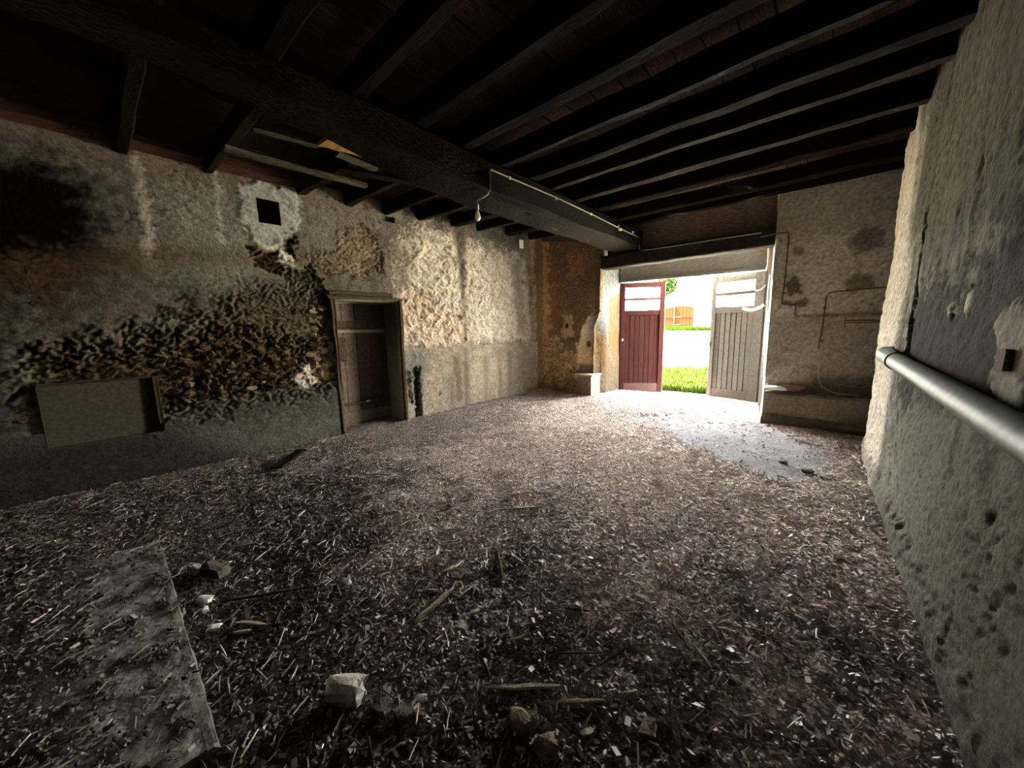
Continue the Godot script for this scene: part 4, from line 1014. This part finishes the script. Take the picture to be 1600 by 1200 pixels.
# ---------------------------------------------------------------- floor
func build_floor():
	var f = thing("floor", "dirt and concrete floor, bare and pale near the entrance", "floor", Vector3.ZERO, "", "structure")
	var pt := func(u: float, v: float) -> Array:
		var z := -v
		var k := litter_at(u, z)
		var a := nA.get_noise_2d(u * 30.0, z * 30.0)
		var b := nB.get_noise_2d(u * 12.0, z * 12.0)
		var c := nC.get_noise_2d(u * 12.0, z * 12.0)
		var con := Color(0.25, 0.243, 0.24).lerp(Color(0.18, 0.168, 0.16), clampf(0.5 + a + b * 0.7, 0, 1)) * (1.0 + 0.2 * c)
		con = con.lerp(Color(0.16, 0.12, 0.095), smoothstep(0.25, 0.5, nB.get_noise_2d(u * 17.0 + 9.0, z * 17.0)) * 0.6)
		var dirt := Color(0.12, 0.092, 0.078).lerp(Color(0.5, 0.42, 0.39), door_light_tone(u, z)) * (1.0 + 0.3 * b + 0.4 * c)  # dirt pales with the same painted light falloff
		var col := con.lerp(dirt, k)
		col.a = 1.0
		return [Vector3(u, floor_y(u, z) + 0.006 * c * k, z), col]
	obj("surface", grid(-5.5, 1.0, -3.0, 7.4, 0.028, pt), M.ground, f)
	obj("slab", box(Vector3(-6.2, -0.5, -7.45), Vector3(2.2, -0.12, 3.5)), M.backing, f)
	# threshold stone
	var th = thing("threshold_slab", "worn pale concrete threshold slab in the doorway", "threshold")
	obj("slab", bar(Vector3(-3.3, 0.06, -7.15), Vector3(-0.8, 0.06, -7.25), 0.7, 0.13, 0.02, 8, 0.003, 0.001), mat(Color(0.2, 0.19, 0.18), 0.9, M.plaster.albedo_texture, M.plaster.normal_texture, Vector3.ONE * 1.5, 0.5), th)
	# concrete slab in the left foreground
	var s = thing("concrete_slab", "low dusty concrete slab with a straight edge in the dark left foreground", "slab")
	var sp := func(u: float, v: float) -> Array:
		var b := nB.get_noise_2d(u * 9.0, v * 9.0)
		var c := nC.get_noise_2d(u * 9.0, v * 9.0)
		var col := Color(0.34, 0.315, 0.28).lerp(Color(0.16, 0.137, 0.117), clampf(0.45 + b * 1.4, 0, 1)) * (1.0 + 0.2 * c)
		col.a = 1
		return [Vector3(u, 0.045 + 0.003 * b, -v), col]
	obj("top_face", grid(-3.35, -1.46, -0.7, 0.10, 0.03, sp), M.smooth_plaster, s)
	obj("edge", bar(Vector3(-3.36, -0.002, -0.082), Vector3(-1.45, -0.002, -0.082), 0.05, 0.09, 0.014, 30, 0.004, 0.003), M.slab_edge, s)
	obj("core", box(Vector3(-3.35, -0.05, -0.07), Vector3(-1.46, 0.036, 0.7)), M.concrete, s)
	# ---- litter: chips, straws and clods nobody could count
	var chip_m := new_st()
	sweep(chip_m, [Vector3(-0.5, 0, 0), Vector3(0.5, 0.06, 0)], PackedVector2Array([Vector2(-0.32, -0.09), Vector2(0.25, -0.1), Vector2(0.36, 0.06), Vector2(-0.2, 0.12)]), Vector3.UP, 0.08)
	var chip := done(chip_m)
	var straw_m := new_st()
	sweep(straw_m, [Vector3(-0.5, 0, 0), Vector3(0, 0.03, 0.02), Vector3(0.5, 0, 0)], PackedVector2Array([Vector2(-0.045, -0.03), Vector2(0.045, -0.03), Vector2(0.0, 0.045)]), Vector3.UP, 0.01)
	var straw := done(straw_m)
	var clod := rock(Vector3.ONE, 0.7, 0.2, 2)
	var kinds := [["wood_chip_litter", chip, 120000, "layer of brown wood chips and flakes covering the floor"], ["straw_litter", straw, 15000, "thin straws and slivers strewn through the floor litter"], ["clod_litter", clod, 90000, "dark crumbs of earth and dung among the floor litter"]]
	for kd in kinds:
		var xs := []
		var cs := []
		for i in kd[2]:
			# more of them near the viewer, where they can be told apart
			var z := 1.4 - 7.6 * pow(rng.randf(), 1.15)
			var x := rng.randf_range(-5.15, 0.55)
			if x < left_x(z) + 0.02 or x > right_x(z, 0.0) - 0.01: continue
			if z < -5.9 and (x > -0.75 or x < -3.3): continue
			if x + 0.3 > -0.69 and x < 0.5 and z < -5.66: continue
			var k := litter_at(x, z)
			if rng.randf() > k * 1.0 + 0.03 + 0.25 * smoothstep(0.15, 0.5, nB.get_noise_2d(x * 9.0 + 50.0, z * 9.0)) + 0.6 * smoothstep(-0.3, 0.3, x) : continue
			var on_slab := z > -0.1 and x > -3.35 and x < -1.46
			if on_slab and rng.randf() > 0.06 + 0.6 * smoothstep(0.05, 0.4, nB.get_noise_2d(x * 9.0, -z * 9.0)) + 0.7 * smoothstep(0.1, 0.4, z + 0.2 * nB.get_noise_2d(x * 6.0, z * 6.0)): continue
			var y := 0.05 if on_slab else floor_y(x, z)
			var tone := rng.randf()
			var sz := 0.0
			var bs := Basis()
			var col := Color()
			if kd[0] == "wood_chip_litter":
				sz = rng.randf_range(0.009, 0.024) * (1.0 if rng.randf() < 0.95 else 1.7)
				bs = Basis.from_euler(Vector3(rng.randf_range(-0.6, 0.6), rng.randf() * TAU, rng.randf_range(-0.5, 0.5))).scaled_local(Vector3(sz, sz * 0.8, sz * rng.randf_range(0.5, 1.0)))
				col = Color(0.09, 0.067, 0.054).lerp(Color(0.29, 0.222, 0.18), tone * tone).lerp(Color(0.38, 0.3, 0.25).lerp(Color(0.72, 0.595, 0.51), tone), door_light_tone(x, z))
				if rng.randf() < 0.035: col = Color(0.55, 0.49, 0.42)
			elif kd[0] == "straw_litter":
				sz = rng.randf_range(0.03, 0.085)
				bs = Basis.from_euler(Vector3(0, rng.randf() * TAU, rng.randf_range(-0.15, 0.15))).scaled_local(Vector3(sz, 0.05, rng.randf_range(0.035, 0.07)))
				col = Color(0.1, 0.076, 0.058).lerp(Color(0.4, 0.32, 0.24), tone * tone * tone).lerp(Color(0.3, 0.23, 0.18).lerp(Color(0.66, 0.54, 0.44), tone), door_light_tone(x, z))
			else:
				sz = rng.randf_range(0.006, 0.021)
				bs = Basis.from_euler(Vector3(rng.randf() * TAU, rng.randf() * TAU, 0)).scaled_local(Vector3(sz, sz * 0.7, sz * 0.9))
				col = Color(0.05, 0.038, 0.031).lerp(Color(0.14, 0.108, 0.09), tone).lerp(Color(0.38, 0.3, 0.255).lerp(Color(0.7, 0.585, 0.52), tone), door_light_tone(x, z))
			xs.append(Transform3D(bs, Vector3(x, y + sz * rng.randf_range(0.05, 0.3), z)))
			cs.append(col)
		var mm := MultiMesh.new()
		mm.transform_format = MultiMesh.TRANSFORM_3D
		mm.use_colors = true
		mm.mesh = kd[1]
		mm.instance_count = xs.size()
		for i in xs.size():
			mm.set_instance_transform(i, xs[i])
			mm.set_instance_color(i, cs[i])
		var o := MultiMeshInstance3D.new()
		o.name = kd[0]
		o.multimesh = mm
		o.material_override = M.litter
		add_child(o, true)
		tag(o, kd[3], "litter", "", "stuff")

func door_light_tone(x: float, z: float) -> float:   # door light painted into litter colour: pale by the entrance, browner, darker soil behind
	# paler too along the way in from the door, following its light lobe
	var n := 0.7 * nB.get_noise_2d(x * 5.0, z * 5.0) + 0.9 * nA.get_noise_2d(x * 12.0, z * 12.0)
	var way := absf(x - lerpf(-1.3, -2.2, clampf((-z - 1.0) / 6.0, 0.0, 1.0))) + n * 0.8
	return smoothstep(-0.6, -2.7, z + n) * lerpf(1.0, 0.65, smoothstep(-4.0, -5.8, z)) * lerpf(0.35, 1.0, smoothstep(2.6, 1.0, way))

func on_floor(x: float, z: float, up := 0.0) -> Vector3:
	return Vector3(x, floor_y(x, z) + up, z)

func stick(label: String, x0: float, z0: float, x1: float, z1: float, wd: float, th: float, m: Material, group := ""):
	var a := on_floor(x0, z0, th * 0.5 + 0.012)
	var b := on_floor(x1, z1, th * 0.5 + 0.012)
	var seg := 5
	var path := line_path(a, b, seg)
	for k in range(1, seg): path[k] += Vector3(rng.randf_range(-1, 1), 0.3, rng.randf_range(-1, 1)) * wd * 0.2
	var st := new_st()
	sweep(st, path, rect_profile(wd, th, th * 0.2), Vector3.UP, th * 0.15, 0.0, -1, [0.5, 0.9, 1.0, 1.0, 0.85, 0.45])
	tag(obj("stick", done(st), m), label, "stick", group)

func stone(label: String, x: float, z: float, size: Vector3, m: Material, turn := 0.0, name_ := "rubble_stone", cat := "stone"):
	var o = obj(name_, rock(size, 0.5, 0.6, 3), m)
	o.position = on_floor(x, z, size.y * 0.32)
	o.rotation.y = turn
	tag(o, label, cat)

func build_debris():
	# plank lying by the left wall
	var pk = obj("plank_offcut", bar(on_floor(-4.62, -1.42, 0.06), on_floor(-4.28, -1.06, 0.035), 0.11, 0.022, 0.003, 4, 0.003), M.joist)
	tag(pk, "short dark plank tilted on the litter at the foot of the left wall", "plank")
	stick("long split stick lying in the middle foreground, pale on its upper side", -1.42, -0.84, -1.46, -1.12, 0.026, 0.018, M.stick)
	stick("straight grey stick right of centre, pointing towards the viewer", -0.48, -1.63, -0.37, -1.53, 0.014, 0.012, M.stick)
	stick("pale flat splinter above the straight grey stick", -0.70, -1.72, -0.6, -1.70, 0.03, 0.01, M.stick_pale)
	stick("short bright stick left of centre, upright in the view", -2.60, -0.47, -2.66, -0.55, 0.014, 0.012, M.stick_pale)
	stick("long thin dark cane in the left foreground beyond the slab", -2.32, -0.26, -2.08, -0.60, 0.012, 0.012, M.stick_dark)
	stick("stubby split twig with pale belly near the slab edge", -2.09, -0.27, -1.96, -0.37, 0.025, 0.016, M.stick)
	stick("small pale peg just beside the stubby split twig", -2.03, -0.25, -1.98, -0.31, 0.014, 0.012, M.stick_pale)
	stick("dark narrow stick in the middle distance leaning to the right", -1.49, -1.5, -1.3, -1.34, 0.018, 0.016, M.stick_dark)
	stick("bluish grey splinter upright near the centre of the litter", -1.62, -1.15, -1.60, -1.25, 0.022, 0.01, M.stick)
	stick("whitish bent twig lying across the bottom centre", -0.93, -0.84, -0.71, -1.04, 0.016, 0.012, M.stick_pale)
	stick("slender brown twig pointing right in the lower centre", -0.66, -1.15, -0.59, -1.37, 0.009, 0.009, M.stick_dark)
	stick("curved brown twig left of the slender brown twig", -0.84, -1.12, -0.66, -1.28, 0.008, 0.008, M.stick_dark)
	stick("pale crooked sliver among dark litter at lower right", -0.22, -1.83, -0.14, -1.86, 0.012, 0.008, M.stick_pale)
	stick("straight brown twig low on the right of the litter", -0.38, -1.28, -0.28, -1.08, 0.01, 0.01, M.stick_dark)
	stick("broken lath at the bottom centre beside the grey rubble", -0.68, -0.98, -0.55, -1.1, 0.016, 0.01, M.stick)
	stick("pale sliver below the right end of the bent twig", -0.56, -0.94, -0.53, -0.98, 0.02, 0.008, M.stick_pale)
	stick("long dry stalk across the litter in the middle distance", -1.9, -1.9, -1.6, -2.2, 0.012, 0.01, M.stick_pale)
	stick("pale stalk in the litter below the side door", -3.4, -1.6, -3.2, -1.75, 0.012, 0.01, M.stick)
	stick("grey lath in the litter to the right of the tilted plank", -3.7, -1.05, -3.5, -1.2, 0.02, 0.01, M.stick)
	for i in 24:
		var x := rng.randf_range(-3.6, -0.2)
		var z := rng.randf_range(-3.2, -0.7)
		var a := rng.randf() * TAU
		var l := rng.randf_range(0.05, 0.12)
		stick("small dry twig lying loose in the brown floor litter", x, z, x + cos(a) * l, z + sin(a) * l, rng.randf_range(0.006, 0.012), 0.008, [M.stick, M.stick_dark, M.stick_pale][rng.randi() % 3], "loose twigs in the litter")
	# stones
	stone("large angular pale stone in the left foreground with a bright top", -1.31, -0.475, Vector3(0.13, 0.09, 0.085), M.rubble, 0.7)
	stone("dark stone with a pale face lying beyond the slab edge", -2.66, -0.29, Vector3(0.13, 0.07, 0.08), M.rubble_dark, 0.5)
	stone("pale flake leaning on the dark stone beyond the slab", -2.77, -0.22, Vector3(0.07, 0.05, 0.05), M.rubble, 0.2)
	stone("squarish grey lump of rubble at the bottom centre", -0.73, -0.84, Vector3(0.085, 0.055, 0.06), M.rubble_brown, 0.3)
	stone("crumbly brown lump below the squarish grey rubble", -0.62, -0.83, Vector3(0.07, 0.05, 0.06), M.rubble_brown, 0.9)
	stone("flat brown shard at the bottom right of centre", -0.39, -1.12, Vector3(0.05, 0.02, 0.075), M.rubble_brown, 0.3)
	stone("small tan block in the middle of the left foreground", -1.97, -0.75, Vector3(0.06, 0.035, 0.045), M.rubble, 0.4)
	stone("dark clod just right of the large angular stone", -1.17, -0.53, Vector3(0.07, 0.05, 0.06), M.rubble_dark, 0.4)
	stone("second dark clod further right of the large angular stone", -1.08, -0.58, Vector3(0.06, 0.045, 0.05), M.rubble_dark, 1.4)
	stone("grey flat chip right of the long split stick", -1.24, -0.99, Vector3(0.055, 0.02, 0.04), M.rubble, 0.4)
	stone("round grey pebble low on the right side of the floor", -0.2, -1.5, Vector3(0.04, 0.03, 0.035), M.rubble_brown, 0.0, "pebble", "pebble")
	stone("white pebble beside the slab edge in the left foreground", -2.32, -0.19, Vector3(0.035, 0.02, 0.025), M.white, 0.0, "pebble", "pebble")
	stone("pale oval leaf-like flake above the flat splinter", -0.68, -1.80, Vector3(0.045, 0.012, 0.022), M.stick_pale, 0.6, "flake", "flake")
	stone("dark lump on the bare concrete near the right wall", 0.02, -4.1, Vector3(0.09, 0.035, 0.05), M.rubble_dark, 0.2)
	stone("smaller dark lump on the bare concrete left of the first", -0.12, -4.18, Vector3(0.08, 0.03, 0.05), M.rubble_dark, 0.5)
	stone("reddish lump on the bare concrete further out", -0.32, -4.33, Vector3(0.07, 0.035, 0.05), M.rubble_brown, 0.5)
	# bits of torn white plastic by the slab
	stone("bunch of torn whitish plastic beside the slab edge", -2.42, -0.2, Vector3(0.09, 0.03, 0.05), M.white, 0.4, "plastic_scrap", "scrap")
	stone("second scrap of white plastic right of the slab edge", -2.15, -0.2, Vector3(0.06, 0.025, 0.04), M.white, 0.9, "plastic_scrap", "scrap")
	stone("tiny bluish plastic scrap right of the large angular stone", -1.1, -0.66, Vector3(0.04, 0.012, 0.025), mat(Color(0.4, 0.5, 0.5), 0.6), 0.9, "plastic_scrap", "scrap")

# ---------------------------------------------------------------- outside
func yard_y(x: float, z: float) -> float:
	var d := maxf(0.0, -7.6 - z)
	return 0.02 + 0.052 * d + 0.05 * nA.get_noise_2d(x * 3.0, z * 3.0) * minf(1.0, d)

func build_outside():
	var y = thing("yard_ground", "pale sunlit gravel yard seen through the open doorway", "yard", Vector3.ZERO, "", "structure")
	var pt := func(u: float, v: float) -> Array:
		var z := -v
		var b := nB.get_noise_2d(u * 4.0, z * 4.0)
		var g := smoothstep(-11.9, -10.6, z + b * 1.2) * smoothstep(-1.2, -1.9, u + b * 0.6) * smoothstep(-5.2, -4.6, u + b * 0.6)
		var g2 := smoothstep(-27.5, -29.5, z + b * 1.5)
		var col := Color(0.56, 0.52, 0.45).lerp(Color(0.012, 0.02, 0.004), maxf(g, g2 * 0.7)) * (1.0 + 0.2 * b)
		col.a = 1
		return [Vector3(u, yard_y(u, z), z), col]
	obj("gravel", grid(-45.0, 35.0, 7.3, 75.0, 0.5, pt), M.ground, y)
	# grass by the door
	var bst := new_st()
	for k in 7:
		var a := TAU * k / 7.0 + 0.3
		var d := Vector3(cos(a), 0, sin(a))
		var s := d.cross(Vector3.UP) * 0.05
		var hgt := 0.7 + 0.3 * sin(k * 2.3)
		var p0 := d * 0.06
		var p1 := d * 0.2 + Vector3(0, hgt * 0.6, 0)
		var p2 := d * 0.5 + Vector3(0, hgt, 0)
		quad(bst, p0 - s, p0 + s, p1 + s * 0.8, p1 - s * 0.8)
		quad(bst, p1 - s * 0.8, p1 + s * 0.8, p2 + s * 0.1, p2 - s * 0.1)
	var tuft := done(bst)
	var xs := []
	var cs := []
	for i in 5200:
		var z := rng.randf_range(-7.75, -11.6)
		var x := rng.randf_range(-4.8, -1.5)
		if nB.get_noise_2d(x * 6.0, z * 6.0) < -0.42: continue
		if rng.randf() < smoothstep(-10.4, -11.6, z): continue
		var s := rng.randf_range(0.09, 0.2)
		xs.append(Transform3D(Basis.from_euler(Vector3(0, rng.randf() * TAU, 0)).scaled(Vector3(s, s, s)), Vector3(x, yard_y(x, z) - 0.01, z)))
		cs.append(Color(0.0055, 0.0085, 0.0014).lerp(Color(0.0105, 0.014, 0.0034), rng.randf()))
	add_mm("grass", tuft, xs, cs, M.grass, "bright green grass growing just outside the doorway", "grass")
	xs = []; cs = []
	for i in 1200:
		var z := rng.randf_range(-28.5, -31.2)
		var x := rng.randf_range(-13.0, -5.0)
		if rng.randf() > smoothstep(-12.5, -8.0, x) + 0.1: continue
		var s := rng.randf_range(0.15, 0.42)
		xs.append(Transform3D(Basis.from_euler(Vector3(0, rng.randf() * TAU, 0)).scaled(Vector3(s, s, s)), Vector3(x, yard_y(x, z) - 0.02, z)))
		cs.append(Color(0.0025, 0.006, 0.0007).lerp(Color(0.005, 0.009, 0.0014), rng.randf()))
	add_mm("weeds", tuft, xs, cs, M.grass, "green weeds along the foot of the far fence", "weeds")
	# the orange gate at the end of the yard, in two swept leaves
	var gy := yard_y(-9.8, -32.0)
	for h in 2:
		var g = thing("yard_gate", ["orange boarded gate leaf at the end of the yard, left of its post", "orange boarded gate leaf at the end of the yard, beside the white pier"][h], "gate", Vector3(-11.75 if h == 0 else -10.33, gy, -32.0), "gate leaves at the end of the yard")
		var wd := 1.28 if h == 0 else 1.5
		var n := 11
		for k in n:
			var f := (k + 0.5) / n
			var top := 1.72 + 0.16 * (1.0 - pow(f, 2.0)) if h == 1 else 1.85 - 0.25 * (1.0 - f)
			obj("plank", bar(Vector3(f * wd, -0.03, 0.012 * (k % 2)), Vector3(f * wd, top, 0.012 * (k % 2)), wd / n + 0.006, 0.03, 0.004, 1, 0, 0, Vector3(0, 0, 1)), M.fence, g)
		for yy in [0.35, 0.95]:
			var ra := obj("rail", bar(Vector3(0, yy, 0.035), Vector3(wd, yy, 0.035), 0.035, 0.12, 0.005), M.fence, g)
			obj("strap_hinge", bar(Vector3(0.02, yy, 0.058), Vector3(0.4, yy, 0.058), 0.006, 0.04, 0.001), M.rust, ra)
	var gp = obj("gate_post", bar(Vector3(-10.4, gy - 0.1, -31.95), Vector3(-10.4, gy + 1.85, -31.95), 0.13, 0.13, 0.015, 1, 0, 0, Vector3(0, 0, 1)), mat(Color(0.008, 0.0045, 0.0025), 0.85))
	tag(gp, "pale wooden post between the two orange gate leaves", "post")
	var pier = thing("gate_pier", "white rendered gate pier with a flat capstone beside the orange gate", "pier", Vector3(-8.3, gy, -32.0))
	obj("shaft", box(Vector3(-0.5, -0.1, -0.4), Vector3(0.5, 2.0, 0.4), 0.02), M.render, pier)
	obj("capstone", box(Vector3(-0.6, 2.0, -0.5), Vector3(0.6, 2.14, 0.5), 0.03), mat(Color(0.012, 0.012, 0.012), 0.9), pier)
	var wl = obj("garden_wall", box(Vector3(-7.68, gy - 0.2, -32.2), Vector3(6.0, gy + 1.6, -31.8), 0.03), M.render)
	tag(wl, "white garden wall running right from the gate pier", "wall")
	var wl2 = obj("garden_wall", box(Vector3(-30.0, gy - 0.2, -32.2), Vector3(-11.8, gy + 1.7, -31.8), 0.03), M.render)
	tag(wl2, "white garden wall running left from the orange gate", "wall")
	# tree over the left of the yard
	var t = thing("tree", "tree whose green foliage shows at the top left of the open doorway", "tree", Vector3(-8.15, yard_y(-8.15, -22.0), -22.0))
	var trunk := [Vector3(0, -0.1, 0), Vector3(0.1, 1.2, 0), Vector3(0.35, 2.2, 0.1), Vector3(0.9, 3.2, 0.0), Vector3(1.2, 4.4, -0.2), Vector3(1.2, 5.6, 0)]
	var tst := new_st()
	sweep(tst, trunk, round_profile(0.085, 9), Vector3.UP, 0.015, 0.0, 0, [1.3, 1.0, 0.9, 0.75, 0.55, 0.3])
	obj("trunk", done(tst), M.bark, t)
	for q in [[2, Vector3(-1.2, 4.0, 0.4)], [3, Vector3(2.6, 4.3, 0.5)], [3, Vector3(-0.6, 5.0, -0.6)], [4, Vector3(2.2, 5.9, -0.4)]]:
		var st := new_st()
		sweep(st, [trunk[q[0]], (trunk[q[0]] + q[1]) / 2.0 + Vector3(0, 0.25, 0), q[1]], round_profile(0.045, 7), Vector3.UP, 0.006, 0.0, 0, [1.0, 0.7, 0.35])
		obj("branch", done(st), M.bark, t)
	var lst := new_st()
	quad(lst, Vector3(-0.5, 0, 0), Vector3(0, 0.04, -0.28), Vector3(0.5, 0, 0), Vector3(0, 0.04, 0.28))
	var lf := done(lst)
	xs = []; cs = []
	for cpt in [[Vector3(0.2, 5.4, 0), 1.5, 1500], [Vector3(2.4, 5.6, 0), 1.2, 900], [Vector3(-1.3, 4.4, 0.3), 1.0, 700], [Vector3(3.0, 4.5, 0.4), 0.7, 260], [Vector3(1.0, 6.6, 0), 1.4, 900], [Vector3(0.55, 3.0, 0.4), 0.65, 420], [Vector3(2.2, 3.65, 0.4), 0.4, 120]]:
		for i in cpt[2]:
			var v: Vector3 = Vector3(rng.randfn(), rng.randfn(), rng.randfn()).normalized() * pow(rng.randf(), 0.5) * cpt[1]
			v.y *= 0.75
			var s := rng.randf_range(0.22, 0.4)
			xs.append(Transform3D(Basis.from_euler(Vector3(rng.randf() * TAU, rng.randf() * TAU, rng.randf() * TAU)).scaled(Vector3(s, s, s)), cpt[0] + v))
			cs.append(Color(0.0025, 0.0065, 0.0008).lerp(Color(0.006, 0.011, 0.0016), rng.randf()))
	add_mm("foliage", lf, xs, cs, M.leaf, "", "", t)

func add_mm(called: String, mesh: Mesh, xs: Array, cs: Array, m: Material, label: String, cat: String, parent: Node = null):
	var mm := MultiMesh.new()
	mm.transform_format = MultiMesh.TRANSFORM_3D
	mm.use_colors = true
	mm.mesh = mesh
	mm.instance_count = xs.size()
	for i in xs.size():
		mm.set_instance_transform(i, xs[i])
		mm.set_instance_color(i, cs[i])
	var o := MultiMeshInstance3D.new()
	o.name = called
	o.multimesh = mm
	o.material_override = m
	(parent if parent else self).add_child(o, true)
	tag(o, label, cat, "", "stuff")
